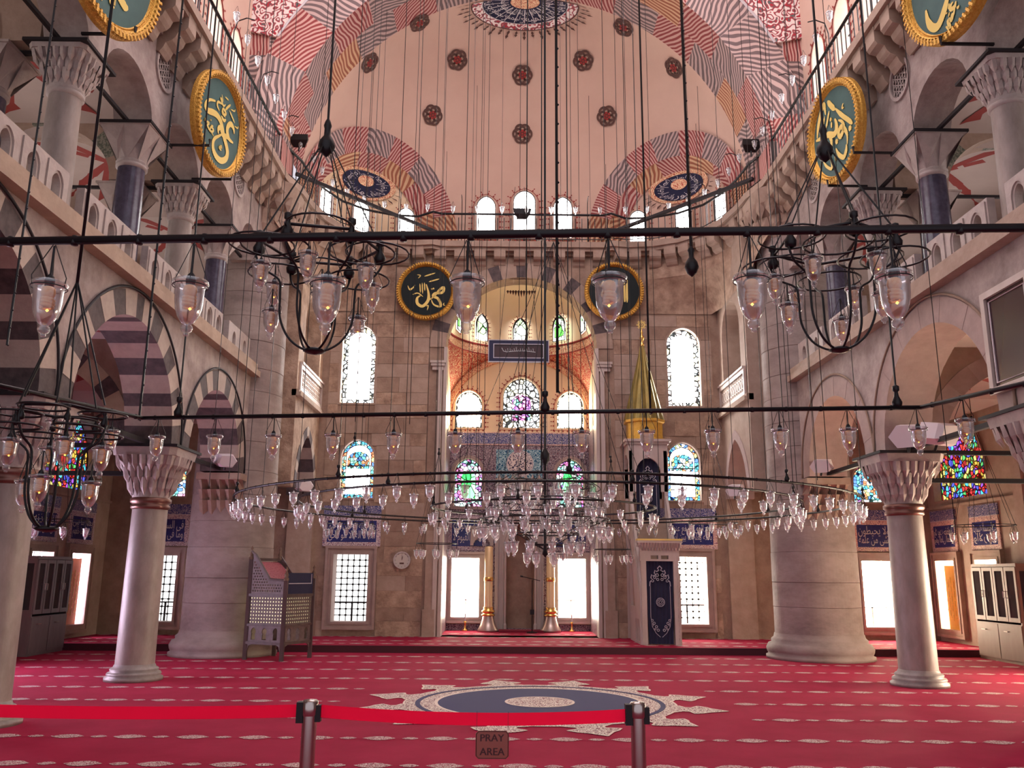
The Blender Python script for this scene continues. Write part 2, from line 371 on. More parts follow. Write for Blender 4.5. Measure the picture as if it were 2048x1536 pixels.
def shape(t):
    out = []
    for w in t.split():
        g = []; i = 0
        while i < len(w):
            ch = w[i]; prev = i > 0 and w[i-1] not in NOJOIN
            if ch == 'ل' and i+1 < len(w) and w[i+1] == 'ا':
                g.append(chr(0xFEFC if prev else 0xFEFB)); i += 2; continue
            nxt = i+1 < len(w) and ch not in NOJOIN
            g.append(chr(LET[ch]+(3 if prev and nxt else 2 if nxt else 1 if prev else 0))); i += 1
        out.append(''.join(reversed(g)))
    return ' '.join(reversed(out))
_tc = {}
def text_mesh(body):
    if body in _tc: return _tc[body]
    c = bpy.data.curves.new('t', 'FONT'); c.body = body; c.resolution_u = 3
    o = bpy.data.objects.new('t', c); COL.objects.link(o)
    dg = bpy.context.evaluated_depsgraph_get(); m = o.evaluated_get(dg).to_mesh()
    vs = [tuple(v.co) for v in m.vertices]; fs = [tuple(p.vertices) for p in m.polygons]
    o.evaluated_get(dg).to_mesh_clear(); bpy.data.objects.remove(o); bpy.data.curves.remove(c)
    xs = [v[0] for v in vs]; ys = [v[1] for v in vs]; x0, x1, y0, y1 = min(xs), max(xs), min(ys), max(ys)
    vs = [((v[0]-x0)/(x1-x0), (v[1]-y0)/(y1-y0)) for v in vs]
    _tc[body] = (vs, fs); return _tc[body]
def lettering(mb, fr, body, u0, u1, v0, v1, n, m=0):
    vs, fs = text_mesh(body)
    mb.add([fr(u0+(u1-u0)*a, v0+(v1-v0)*b, n) for a, b in vs], fs, m)

# ================================================================== FLOOR
def SF(s, X): return lambda y, z, n: (s*(X-n), y, z)
floor = tag(MB().box(-9.75, 9.75, -2, 17.9, -.1, 0).build('floor', CARPET), 'crimson carpeted floor with rows of small cream lozenges', 'floor', kind='structure')
plat = tag(MB().box(-9.75, 9.75, 17.92, 23.0, -.1, .14).build('floor', CARPET), 'raised carpeted platform in front of the far wall', 'floor', kind='structure')
MB().box(-9.75, 9.75, 17.895, 17.92, 0, .136).build('step_edge', CARPET2, plat)
def lens(mb, x, y, z, a, b, m=0):
    n = 12; mb.add([(x, y, z)]+[(x+a*cos(t)*(.9+.1*cos(8*t)), y+b*(sin(t)*abs(sin(t))**.25), z) for t in [2*pi*i/n for i in range(n)]],
                   [(0, i+1, (i+1) % n+1) for i in range(n)], m)
for r, y in enumerate((4.05, 5.27, 6.49, 7.70, 8.9, 10.12, 11.3, 12.48, 13.66, 14.85, 16.02, 17.12, 17.97+.35, 19.12, 20.27, 21.4)):
    mb = MB(); z = .004 if y < 17.9 else .144; wx = 9.6 if y < 20.3 else 1.8; x = -wx+.1+(r % 2)*.12
    while x < wx-.1:
        dm = math.hypot(x-.1, (y-11.3))
        gap = max(.0, 2.55-.0*abs(y-11.3)) if abs(y-11.3) < 2.3 else 0
        if dm > gap and not (abs(abs(x)-5.85) < 1.0 and abs(y-17.4) < 1.0) and not (abs(abs(x)-5.85) < .5 and min(abs(y-13.3), abs(y-9.5)) < .5):
            lens(mb, x, y, z, .165, .10)
        if math.hypot(x+.305-.1, y-11.3) > gap: lens(mb, x+.305, y, z, .085, .06)
        x += .61
    o = mb.build('motif_row', CARPATT, floor if y < 17.9 else plat); o['kind'] = 'stuff'
# central medallion woven in the carpet
mc = (.1, 11.3)
def star(r0, r1, k, ph=0, n=120):
    P = []
    for i in range(n):
        t = 2*pi*i/n; f = abs(((t+ph)*k/(2*pi)) % 1-.5)*2
        q = max(0, (f-.52)/.48); r = r0+(r1-r0)*(q**.6 if q > 0 else 0)*(1 if q < .75 else 1)
        P.append((r*cos(t), r*sin(t)))
    return P
FZ = lambda z: (lambda a, b, c: (mc[0]+a, mc[1]+b, z+c))
MB().disc(FZ(.004), (0, 0), 1.70, 0, .002, 72).build('medallion_tracery', CARMED, floor)
mb = MB(); mb.ring(FZ(.008), (0, 0), 1.28, 1.32, 0, .003, 64); mb.ring(FZ(.011), (0, 0), .41, .44, 0, .006, 40)
PET = [(1.60, .34), (1.70, .26), (1.78, .15), (1.86, .15), (1.93, .30), (2.03, .23), (2.10, .14), (2.30, 0)]
for k in range(12):
    t = 2*pi*(k+.5)/12; c, q = cos(t), sin(t); P = lambda r, w: (c*r-q*w, q*r+c*w)
    o = [P(r, -w) for r, w in PET]+[P(r, w) for r, w in reversed(PET[:-1])]
    MB().slab(FZ(.003), [o], 0, .002).build('medallion_petal', CARMED, floor)
    for i in range(1, len(o)-2): mb.strip(FZ(.006), [o[i], o[i+1]], .013, 0, .002)
    t2 = 2*pi*k/12; mb.strip(FZ(.006), [(1.70*cos(t2+x), 1.70*sin(t2+x)) for x in (-.13, -.06, 0, .06, .13)], .012, 0, .002)
mb.build('medallion_outline', CARCREAM, floor)
MB().ring(FZ(.008), (0, 0), 1.50, 1.56, 0, .003, 64).build('medallion_band', CARBLUE, floor)
MB().disc(FZ(.007), (0, 0), 1.28, 0, .003, 64).build('medallion_field', CARBLUE, floor)
MB().disc(FZ(.011), (0, 0), .42, 0, .003, 40).build('medallion_heart', CARMED, floor)

# ================================================================== NAVE SIDES
def arcade(s, name):
    sd = 'left' if s < 0 else 'right'
    fr = SF(s, 5.5)
    wl = root(name, (0, 0, 0), f'{sd} nave wall of plastered stone above two storeys of pointed arches', 'wall', kind='structure')
    bays = [(3.3, 1.45, 1.5), (7.6, 1.55, 1.58), (11.4, 1.55, 1.55), (14.98, 1.30, 1.28)]
    # spandrel wall of the lower storey
    out = [(-2, 3.45)]
    for c, a, h in bays: out += arch(a+.33, h+.35, 16, c, 3.45)
    out += [(16.9, 3.45), (16.9, 5.42), (-2, 5.42)]
    MB().slab(fr, [out], -.7, 0).build('spandrel_wall', WALLST, wl)
    mats = (ABD, ABW) if s < 0 else (ARR2, ARR)
    for c, a, h in bays[1:]:
        nb = 17 if a > 1.4 else 15
        i0 = arch(a, h, 48, c, 3.45); o0 = arch(a+.33, h+.35, 48, c, 3.45); K = 48
        for b in range(nb):
            p, q = round(b*K/nb), round((b+1)*K/nb)
            li = [i0[k] for k in range(p, q+1)]; lo = [o0[k] for k in range(p, q+1)]
            g = .004
            MB().slab(fr, [[(y, z) for y, z in lo]+list(reversed(li))], -.71-.005*(b % 2), .015+g*(b % 2)).build('voussoir', mats[b % 2] if s < 0 or b % 2 else mats[1], wl)
        # thin dark moulding round the outer edge
        m2 = MB(); m2.tube([fr(y, z, .03) for y, z in arch(a+.36, h+.39, 40, c, 3.45)], .018, 5); m2.build('arch_moulding', IRONB if s < 0 else STONE3, wl, True)
    # cornice band at gallery floor
    MB().box(*sorted((s*5.33, s*6.25)), -2, 16.75, 5.40, 5.52).box(*sorted((s*5.38, s*6.2)), -2, 16.7, 5.52, 5.66).build('gallery_cornice', SAND if s < 0 else STONE2, wl)
    # upper wall with the small gallery arches
    gc = [3.8, 5.7, 7.6, 9.5, 11.4, 13.3, 15.1]
    out = [(-2, 7.8)]
    for i in range(len(gc)-1): out += arch(.74, .62, 14, (gc[i]+gc[i+1])/2, 7.8)
    out += arch(.52, .55, 12, 15.95, 7.8)+[(16.9, 7.8), (16.9, 9.56), (-2, 9.56)]
    holes = [[(yc+.29*cos(t), 8.86+.29*sin(t)) for t in [2*pi*k/20 for k in range(20)]] for yc in (7.6, 11.4, 15.02)]
    MB().slab(fr, [out]+holes, -.55, 0).build('gallery_wall', WALLST, wl)
    for yc in (7.6, 11.4, 15.02):
        m2 = MB(); m2.ring(fr, (yc, 8.86), .27, .32, -.03, .03, 28)
        g = .075
        for k in range(-4, 5):
            w = sqrt(max(0, .28**2-(k*g)**2))
            m2.strip(fr, [(yc+k*g, 8.86-w), (yc+k*g, 8.86+w)], .011, -.03, 0)
            for sg in (-1, 1):
                d = k*g*1.15
                w2 = sqrt(max(0, .28**2-d*d)); cs, sn = cos(sg*pi/6), sin(sg*pi/6)
                m2.strip(fr, [(yc+d*-sn-w2*cs, 8.86+d*cs-w2*sn), (yc+d*-sn+w2*cs, 8.86+d*cs+w2*sn)], .009, -.03, -.002)
        m2.build('lattice_roundel', CAPST, wl)
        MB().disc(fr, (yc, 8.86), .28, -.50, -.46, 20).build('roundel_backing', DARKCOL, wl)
    # mouldings under the corbels
    MB().box(*sorted((s*5.42, s*5.6)), -2, 16.8, 9.22, 9.28).build('string_course', WALLST, wl)
    # balustrade panels with keyhole openings, three between each pair of gallery columns
    for i in range(len(gc)-1):
        y0, y1 = gc[i]+.19, gc[i+1]-.19; n = 3
        for k in range(n):
            a, b = y0+(y1-y0)*k/n, y0+(y1-y0)*(k+1)/n; c = (a+b)/2
            hole = archwin(.095, .17, .30, c, 5.74, 10)
            inst_o = MB().slab(fr, [rect(a, b, 5.66, 6.16), hole], -.14, -.04).slab(fr, [rect(a+.03, b-.03, 5.70, 6.12), archwin(.125, .19, .34, c, 5.73, 10)], -.04, -.02)
            inst_o.build('balustrade_panel', CAPST, wl)
    for (a, b) in ((15.28, 15.95), (15.95, 16.6)):
        c = (a+b)/2
        MB().slab(fr, [rect(a, b, 5.66, 6.16), archwin(.095, .17, .30, c, 5.74, 10)], -.14, -.04).build('balustrade_panel', CAPST, wl)
    return wl
WL = arcade(-1, 'wall_left'); WR = arcade(1, 'wall_right')

# ---------------- columns
def sqc(r, p, n=32):
    """n points between circle (p=2) and square (large p), r = half width"""
    P = []
    for i in range(n):
        t = 2*pi*i/n+pi/n; c, q = cos(t), sin(t); k = (abs(c)**p+abs(q)**p)**(-1/p); P.append((c*k*r, q*k*r))
    return P
def loft(mb, c, rows, m=0):
    n = len(rows[0][1]); o = [(c[0]+x, c[1]+y, c[2]+z) for z, P in rows for x, y in P]
    fs = [(j*n+i, j*n+(i+1) % n, (j+1)*n+(i+1) % n, (j+1)*n+i) for j in range(len(rows)-1) for i in range(n)]
    fs += [tuple(reversed(range(n))), tuple(range((len(rows)-1)*n, len(rows)*n))]
    mb.add(o, fs, m)
def muqarnas(r0, half, h):
    """stalactite capital: tiers of pointed niches stepping out from round to square"""
    mb = MB(); loft(mb, (0, 0, 0), [(0, sqc(r0, 2)), (h*.35, sqc(r0*1.12, 2.5)), (h*.65, sqc(half*.80, 4)), (h*.84, sqc(half*.92, 9)), (h*.84, sqc(half*.96, 14)), (h, sqc(half, 20))])
    for tier, (zz, r, p, n, hh) in enumerate(((.05, r0*1.10, 2.2, 16, .36), (.28, r0*1.26, 3, 20, .34), (.52, half*.86, 5, 24, .32))):
        for i in range(n):
            t = 2*pi*(i+.5*(tier % 2))/n; c, q = cos(t), sin(t); k = (abs(c)**p+abs(q)**p)**(-1/p)*r
            w = pi*r/n*.95; d = .055*half/.5
            ox, oy = c*k, q*k; tx, ty = -q, c
            def P(u, v, e): return (ox+tx*u+c*e, oy+ty*u+q*e, zz*h+v*h)
            vs = [P(0, 0, -.02), P(-w, hh*.45, d*.3), P(0, hh*.4, d), P(w, hh*.45, d*.3), P(-w, hh, d), P(0, hh, d*1.5), P(w, hh, d), P(0, hh, -.05)]
            mb.add(vs, [(0, 2, 1), (0, 3, 2), (1, 2, 5, 4), (2, 3, 6, 5), (4, 5, 6, 7)])
    return mb
def lozenge(r0, half, h):
    """capital cut into folded triangles"""
    mb = MB(); n = 8; R = []
    for j, (z, r, p, ph) in enumerate(((0, r0, 2, 0), (h*.5, (r0+half)*.52, 2, .5), (h*.95, half*1.0, 12, 0))):
        for i in range(n):
            t = 2*pi*(i+ph)/n+pi/4; c, q = cos(t), sin(t); k = (abs(c)**p+abs(q)**p)**(-1/p)*r
            if j == 1: k *= .93
            R.append((c*k, q*k, z))
    fs = []
    for i in range(n):
        i2 = (i+1) % n
        fs += [(i, i2, n+i), (i2, n+i2, n+i), (n+i, n+i2, 2*n+i2), (n+i, 2*n+i2, 2*n+i)]
    mb.add(R, fs)
    for i in range(n):                                             # raised leaf edges
        a, b, c = V(R[i]), V(R[n+i]), V(R[2*n+i]); i2 = (i+1) % n; d = V(R[2*n+i2])
        out = V((b.x, b.y, 0)).normalized()*.03
        mb.add([a, b+out, c, d], [(0, 1, 2), (1, 3, 2), (0, 3, 1)])
    mb.box(-half, half, -half, half, h*.93, h)
    return mb
ME_MUQ = muqarnas(.27, .50, .76).mesh('capital', CAPST)
ME_MUQG = muqarnas(.20, .36, .50).mesh('capital', CAPST)
ME_LOZG = lozenge(.20, .37, .50).mesh('capital', CAPST)
base_p = [(.0, 0), (.41, 0), (.41, .07), (.37, .10), (.385, .14), (.37, .18), (.33, .20), (.345, .24), (.33, .27), (.30, .29), (.29, .33), (.275, .36)]; base_p = [(r, z*.66) for r, z in base_p]
ME_BASE = MB().lathe((0, 0, 0), base_p, 32).mesh('base', principled('column_base_stone', (.20, .17, .16), .45, c2=(.30, .26, .24), scale=6), True)
ME_SHAFT = MB().lathe((0, 0, 0), [(.278, .22), (.27, 1.2), (.255, 2.56)], 32).mesh('shaft', COLST, True)
ME_COLLAR = MB().lathe((0, 0, 0), [(.255, 2.50), (.285, 2.52), (.285, 2.56), (.265, 2.58), (.30, 2.61), (.30, 2.66), (.27, 2.68)], 32).mesh('collar', principled('bronze_collar', (.20, .10, .08), .35, .6), True)
BLK = MB().box(-.53, .53, -.53, .53, 3.42, 3.46).mesh('iron_plate', IRONB)
ME_GB = MB().lathe((0, 0, 0), [(0, 0), (.27, 0), (.27, .05), (.23, .08), (.24, .12), (.20, .16)], 24).mesh('base', CAPST, True)
gsh = [(.20, .12), (.195, .8), (.185, 1.62)]
ME_GS = [MB().lathe((0, 0, 0), gsh, 24).mesh('shaft', m, True) for m in (COLST, DARKCOL)]
ME_GC = MB().lathe((0, 0, 0), [(.185, 1.58), (.215, 1.60), (.215, 1.64), (.195, 1.65), (.22, 1.67), (.20, 1.70)], 24).mesh('collar', CAPST, True)
for s, sd in ((-1, 'left'), (1, 'right')):
    for y, lb in ((5.7, 'nearest'), (9.5, 'second'), (13.3, 'third')):
        t = root('column', (s*5.85, y, 0), {5.7: f'grey marble ground-floor column of the {sd} arcade closest to the entrance', 9.5: f'grey marble ground-floor column of the {sd} arcade before the last one',
                 13.3: f'free-standing grey marble column with stalactite capital beside the {sd} great round pier'}[y], 'column', 'ground floor columns')
        inst('base', ME_BASE, t); inst('shaft', ME_SHAFT, t); inst('collar', ME_COLLAR, t); inst('capital', ME_MUQ, t, (0, 0, 2.66)); inst('iron_plate', BLK, t)
    for i, y in enumerate((3.8, 5.7, 7.6, 9.5, 11.4, 13.3, 15.1)):
        dark = i % 2 == 0
        nm = ('first', 'second', 'third', 'fourth', 'fifth', 'sixth', 'seventh')[6-i]
        t = root('gallery_column', (s*5.82, y, 5.66), f'{"dark polished" if dark else "pale grey"} {sd} gallery column, {nm} counting back from the round pier', 'column', 'gallery columns')
        inst('base', ME_GB, t); inst('shaft', ME_GS[1 if dark else 0], t); inst('collar', ME_GC, t)
        inst('capital', ME_LOZG if dark else ME_MUQG, t, (0, 0, 1.66)); MB().box(-.39, .39, -.39, .39, 2.14, 2.18).build('iron_plate', IRONB, t)
    for y, q in ((9.5, 'behind the pale column further from the pier'), (13.3, 'behind the pale column nearer the pier')):
        t = root('gallery_column', (s*6.75, y, 5.66), f'dark inner column of the {sd} gallery {q}', 'column', 'gallery columns')
        inst('base', ME_GB, t); inst('shaft', ME_GS[1], t); inst('collar', ME_GC, t); inst('capital', ME_LOZG, t, (0, 0, 1.66))
    # great round pier
    t = root('round_pier', (s*5.85, 17.4, 0), f'massive round limestone pier on the {sd} carrying the gallery and dome', 'pier')
    MB().lathe((0, 0, 0), [(0, 0), (1.02, 0), (1.02, .06), (.97, .08), (1.0, .14), (1.01, .2), (.97, .28), (.90, .31), (.91, .36), (.86, .40), (.84, .48)], 48).build('base', PIERST, t, True)
    zz = .46; k = 0
    while zz < 8.55:                                               # drums of the shaft, one course each
        h = (.52, .47, .58, .50)[k % 4]; z1 = min(zz+h, 8.6); r = lambda z: .835-.008*z
        dr = .003*((k*7) % 3)
        MB().lathe((0, 0, 0), [(r(zz)-.008, zz), (r(zz)+dr, zz+.012), (r(z1)+dr, z1-.004), (r(z1)-.008, z1)], 72).build('drum', PIERST, t)
        zz = z1; k += 1
    m2 = MB(); loft(m2, (0, 0, 8.58), [(0, sqc(.78, 2)), (.12, sqc(.84, 2)), (.35, sqc(.82, 2)), (.7, sqc(.95, 4)), (.98, sqc(1.0, 6))])
    for tier, (z0, r, p, n) in enumerate(((.15, .83, 2, 22), (.45, .90, 3.2, 26))):
        for i in range(n):
            a = 2*pi*(i+.5*tier)/n; c, q = cos(a), sin(a); kk = (abs(c)**p+abs(q)**p)**(-1/p)*r; w = pi*r/n
            P = lambda u, v, e: (c*(kk+e)-q*u, q*(kk+e)+c*u, 8.58+z0+v)
            m2.add([P(0, -.06, 0), P(-w, .12, .02), P(0, .1, .09), P(w, .12, .02), P(-w, .28, .09), P(0, .28, .12), P(w, .28, .09)], [(0, 2, 1), (0, 3, 2), (1, 2, 5, 4), (2, 3, 6, 5)])
    m2.build('capital', STONE2, t)
    # corbels that carry the arcade arch against the pier
    m2 = MB()
    for yo, ys in ((-1, -1),):
        for i in range(5):
            for j in range(3):
                x = -.34+.17*i; m2.add([(x-.08, -.78, 2.72+.2*j), (x+.08, -.78, 2.72+.2*j), (x, -.80-.06*j, 2.64+.2*j), (x-.085, -.86-.07*j, 2.92+.2*j), (x+.085, -.86-.07*j, 2.92+.2*j), (x, -.92-.07*j, 2.92+.2*j), (x-.085, -.7, 2.92+.2*j), (x+.085, -.7, 2.92+.2*j)],
                                        [(0, 2, 1), (0, 3, 5, 2), (1, 2, 5, 4), (3, 6, 7, 4, 5)])
    m2.box(-.42, .42, -1.12, -.6, 3.3, 3.42)
    m2.build('arch_corbel', STONE2, t)
# tie beams
def beam(p, q, r, label, grp='iron tie beams'):
    p, q = V(p), V(q); o = MB().tube([p, q], r, 4).build('tie_beam', IRONB); return tag(o, label, 'beam', grp)
for s, sd in ((-1, 'left'), (1, 'right')):
    for i, (a, b) in enumerate(((5.7, 9.5), (9.5, 13.3), (13.3, 16.6))):
        beam((s*5.85, a, 3.50), (s*5.85, b, 3.50), .05, f'dark tie beam under the {("nearest", "middle", "farthest")[i]} ground arch of the {sd} arcade')
    for y, w in ((13.3, 'third'), (9.5, 'second')):
        for z, hl in ((3.50, 'upper'), (3.06, 'lower')):
            beam((s*5.9, y, z), (s*(8.0 if z < 3.4 else 9.7), y, z), .05, f'{hl} dark tie beam crossing the {sd} aisle at the {w} column')
    gy = (3.8, 5.7, 7.6, 9.5, 11.4, 13.3, 15.1, 16.6)
    for i in range(7):
        beam((s*5.82, gy[i], 7.87), (s*5.82, gy[i+1], 7.87), .035, f'dark tie beam in the {sd} gallery arch number {7-i} back from the pier')
    for y in (9.5, 13.3): beam((s*5.82, y, 7.87), (s*9.6, y, 7.87), .035, f'dark tie beam across the {sd} gallery at the {"far" if y > 10 else "near"} pale column')
    beam((s*4.95, 17.0, 9.98), (s*1.98, 20.35, 9.98), .05, f'long dark tie beam below the {sd} corner half dome')

# ================================================================== QIBLA WALL
def wall_frame(): return FR((0, 20.4, 0), (1, 0, 0))
QF = wall_frame()
wf = root('wall_front', (0, 0, 0), 'far stone wall with the tall arched apse opening and coloured windows', 'wall', kind='structure')
holes = [archwin(1.87, 6.9, 8.74, 0, .14, 28)]
for s in (-1, 1):
    holes += [rect(s*3.96-.42, s*3.96+.42, .45, 2.0), archwin(.41, .95, 1.42, s*3.93, 3.30), archwin(.42, 1.55, 2.0, s*4.02, 5.6),
              rect(s*8.36-.36, s*8.36+.36, .42, 1.94), archwin(.38, .5, .95, s*8.36, 3.30)]
MB().slab(QF, [rect(-9.9, 9.9, 0, 9.5)]+holes, -.55, 0).build('wall_body', STONE3, wf)
# coursed ashlar blocks laid over the wall face
def half_at(z, c, a, z0, hs, ht):
    if z < z0-.02 or z > z0+ht: return 0
    if z <= z0+hs: return a
    y = z-z0-hs; h = ht-hs
    R = (a*a+h*h)/(2*a) if h > a else a
    if h > a: return max(0, sqrt(max(0, R*R-y*y))-(R-a))
    return a*sqrt(max(0, 1-(y/h)**2))
def ashlar(fr, u0, u1, z0, z1, ops, parent, mats, hs=(.34, .30, .38), seed=1, nf=.012, blk=(.55, .95)):
    rnd = random.Random(seed); z = z0; k = 0
    while z < z1-.08:
        h = hs[k % len(hs)]; zt = min(z+h, z1); k += 1
        cuts = []
        for (c, a, b0, hs_, ht) in ops:
            w = max(half_at(q, c, a, b0, hs_, ht) for q in (z+.01, (z+zt)/2, zt-.01))
            if w > 0: cuts.append((c-w-.01, c+w+.01))
        cuts.sort(); x = u0; segs = []
        for a, b in cuts:
            if a > x: segs.append((x, min(a, u1)))
            x = max(x, b)
        if x < u1: segs.append((x, u1))
        for a, b in segs:
            if b-a < .06: continue
            x = a
            while x < b-.03:
                w = rnd.uniform(*blk); e = b if x+w > b-.25 else x+w
                MB().fbox(fr, x+.004, e-.004, z+.004, zt-.004, .0, nf+rnd.random()*.008).build('stone_block', mats[rnd.randrange(len(mats))], parent)
                x = e
        z = zt
ops = [(0, 2.28, .0, 6.9, 9.25)]
for s in (-1, 1): ops += [(s*3.96, .60, .25, 1.95, 1.95), (s*3.96, .74, 2.12, 1.0, 1.0), (s*3.93, .43, 3.28, .95, 1.46), (s*4.02, .44, 5.58, 1.55, 2.04)]
ashlar(QF, -4.72, -1.9, .14, 7.9, ops, wf, (STONE, STONE, STONE2, STONE3), seed=3)
ashlar(QF, 1.9, 4.72, .14, 7.9, ops, wf, (STONE, STONE, STONE2, STONE3), seed=5)
# apse arch of alternating voussoirs and jambs of pale marble
i0 = arch(1.87, 1.84, 48, 0, 7.04); o0 = arch(2.27, 2.22, 48, 0, 7.04)
for b in range(19):
    p, q = round(b*48/19), round((b+1)*48/19)
    MB().slab(QF, [o0[p:q+1]+list(reversed(i0[p:q+1]))], -.40, .03).build('voussoir', (ABD, STONE2)[(b+1) % 2], wf)
for s in (-1, 1):
    MB().fbox(QF, s*1.87-.04, s*1.87+.04, .14, 7.04, -.42, .04).fbox(QF, s*1.99-.05, s*1.99+.05, .14, 6.6, .0, .07).build('apse_jamb', MARBLE, wf)
    MB().fbox(QF, s*2.12-.14, s*2.12+.14, .14, .75, .0, .10).fbox(QF, s*2.12-.10, s*2.12+.10, .75, 2.55, .0, .05).build('wall_pilaster', STONE2, wf)
    MB().fbox(QF, s*2.05-.17, s*2.05+.17, 6.55, 6.62, -.0, .10).fbox(QF, s*2.05-.14, s*2.05+.14, 6.45, 6.55, -.0, .06).fbox(QF, s*2.05-.19, s*2.05+.19, 6.62, 6.68, 0, .12).build('impost', MARBLE, wf)

# ---------------- windows
WN = [0]
def wroot(label):
    WN[0] += 1
    return root(f'window_{WN[0]}', (0, 0, 0), label, 'window', kind='structure')
def rect_window(fr, c, a, z0, z1, label, depth=.4, glass=DAY, grid=(5, 9), shutter=None, frame=FRAMEST, surround=.15):
    w = wroot(label)
    MB().slab(fr, [rect(c-a-surround, c+a+surround, z0-surround*.9, z1+surround), rect(c-a-.02, c+a+.02, z0-.02, z1+.02)], 0, .07)\
        .slab(fr, [rect(c-a-.045, c+a+.045, z0-.045, z1+.045), rect(c-a+.012, c+a-.012, z0+.012, z1-.012)], -.4, .09)\
        .slab(fr, [rect(c-a-surround-.03, c+a+surround+.03, z0-surround*.9-.03, z1+surround+.03), rect(c-a-surround+.03, c+a+surround-.03, z0-surround*.9+.03, z1+surround-.03)], 0, .10).build('window_frame', frame, w)
    MB().fbox(fr, c-a, c+a, z0, z1, -depth-.02, -depth).build('pane', glass, w)
    m2 = MB(); nx, nz = grid
    for i in range(1, nx): u = c-a+2*a*i/nx; m2.fbox(fr, u-.010, u+.010, z0, z1, -depth+.04, -depth+.055)
    for j in range(1, nz): v = z0+(z1-z0)*j/nz; m2.fbox(fr, c-a, c+a, v-.010, v+.010, -depth+.045, -depth+.06)
    for i in range(1, nx):
        for j in range(1, nz):
            u = c-a+2*a*i/nx; v = z0+(z1-z0)*j/nz; m2.fbox(fr, u-.022, u+.022, v-.022, v+.022, -depth+.035, -depth+.07)
    if grid != (1, 1): m2.build('window_grille', IRON, w)
    m3 = MB().fbox(fr, c-a, c+a, z0+.42, z0+.45, -depth+.01, -depth+.05).fbox(fr, c-.02, c+.02, z0, z0+.44, -depth+.01, -depth+.05)
    m3.build('sash_rail', IRONB if glass in (DAY, DAYD) else WHITEP, w)
    if shutter:
        mt, f0, f1 = shutter
        m4 = MB(); u0, u1 = c-a+2*a*f0, c-a+2*a*f1; m4.fbox(fr, u0, u1, z0, z1-.12, -depth+.06, -depth+.10); m4.build('shutter', mt, w)
        m5 = MB(); dark = IRONB; n = 4
        for i in range(n+1):
            for j in range(9):
                uu = u0+(u1-u0)*(.15+.7*i/n); vv = z0+.2+(z1-z0-.6)*j/9
                if (i+j) % 2: m5.fbox(fr, uu-.005, uu+.005, vv, vv+.13, -depth+.10, -depth+.108)
                else: m5.fbox(fr, uu-.04, uu+.04, vv+.06, vv+.07, -depth+.10, -depth+.108)
        m5.build('shutter_fretwork', GOLDP, w)
    return w
def arch_window(fr, c, a, z0, hs, ht, label, inner=DAY, border=STB, bw=.10, depth=.18, rim=None, extra=True, mid=None, lead=IRONB, bars=True):
    """arched window: coloured border glass, lights inside, tracery leads between"""
    w = wroot(label)
    O = archwin(a, hs, ht, c, z0, 16); I = archwin(a-bw, hs-bw*.3, ht-bw*2.1, c, z0+bw, 16)
    MB().slab(fr, [O, I], -depth-.02, -depth).build('border_glass', border, w)
    MB().slab(fr, [I], -depth-.02, -depth-.005).build('pane', inner, w)
    m2 = MB(); m2.tube([fr(x, y, -depth+.01) for x, y in I], .010, 4, closed=True); m2.tube([fr(x, y, -depth+.01) for x, y in O], .018, 4, closed=True)
    if bars:
        zz = z0+bw+hs*.72; m2.fbox(fr, c-a+bw, c+a-bw, zz-.012, zz+.012, -depth, -depth+.02)
        m2.tube([fr(x, y, -depth+.01) for x, y in arch(a*.52, a*.62, 12, c, zz+.02)], .007, 4)
        m2.fbox(fr, c-a+bw, c+a-bw, z0+bw+hs*.18-.01, z0+bw+hs*.18+.01, -depth, -depth+.02)
    m2.build('window_leads', lead, w)
    if mid: MB().slab(fr, [archwin(a*.50, hs*.62, hs*.84, c, z0+bw+hs*.16, 10)], -depth-.003, -depth+.004).build('middle_light', mid, w)
    if rim: MB().slab(fr, [archwin(a+.05, hs, ht+.06, c, z0-.03, 16), archwin(a-.012, hs-.005, ht-.02, c, z0+.012, 16)], -.4, .02).build('window_reveal', rim, w)
    return w
rect_window(QF, -3.96, .42, .45, 2.0, 'low grilled window to the left of the apse under a calligraphy panel', grid=(6, 11), glass=DAYD)
rect_window(QF, 3.96, .42, .45, 2.0, 'low grilled window between the minbar and the right pier', grid=(6, 11), glass=DAYW)
rect_window(QF, -8.36, .36, .42, 1.94, 'low grilled window at the end of the left aisle, partly behind a column', grid=(5, 9), glass=DAYD)
rect_window(QF, 8.36, .36, .42, 1.94, 'low dazzling window at the end of the right aisle', grid=(1, 1), glass=DAYR)
for s, sd in ((-1, 'left'), (1, 'right')):
    arch_window(QF, s*3.93, .41, 3.30, .95, 1.42, f'blue stained glass arched window {sd} of the apse', inner=DAYS, border=STB, bw=.11, rim=STONE2, mid=DAY)
    MB().slab(QF, [archwin(.27, .22, .42, s*3.93, 4.02, 12)], -.17, -.165).build('lunette_glass', STB, bpy.data.objects[f'window_{WN[0]}'])
    arch_window(QF, s*4.02, .42, 5.6, 1.55, 2.0, f'tall arched window high on the {sd} of the far wall with pale glass border', inner=DAY, border=STW, bw=.13, rim=STONE2, bars=False)
    arch_window(QF, s*8.36, .38, 3.30, .5, .95, f'small stained window end of the {sd} aisle above its panel', inner=STB, border=STG, bw=.08, rim=STONE2, bars=False)

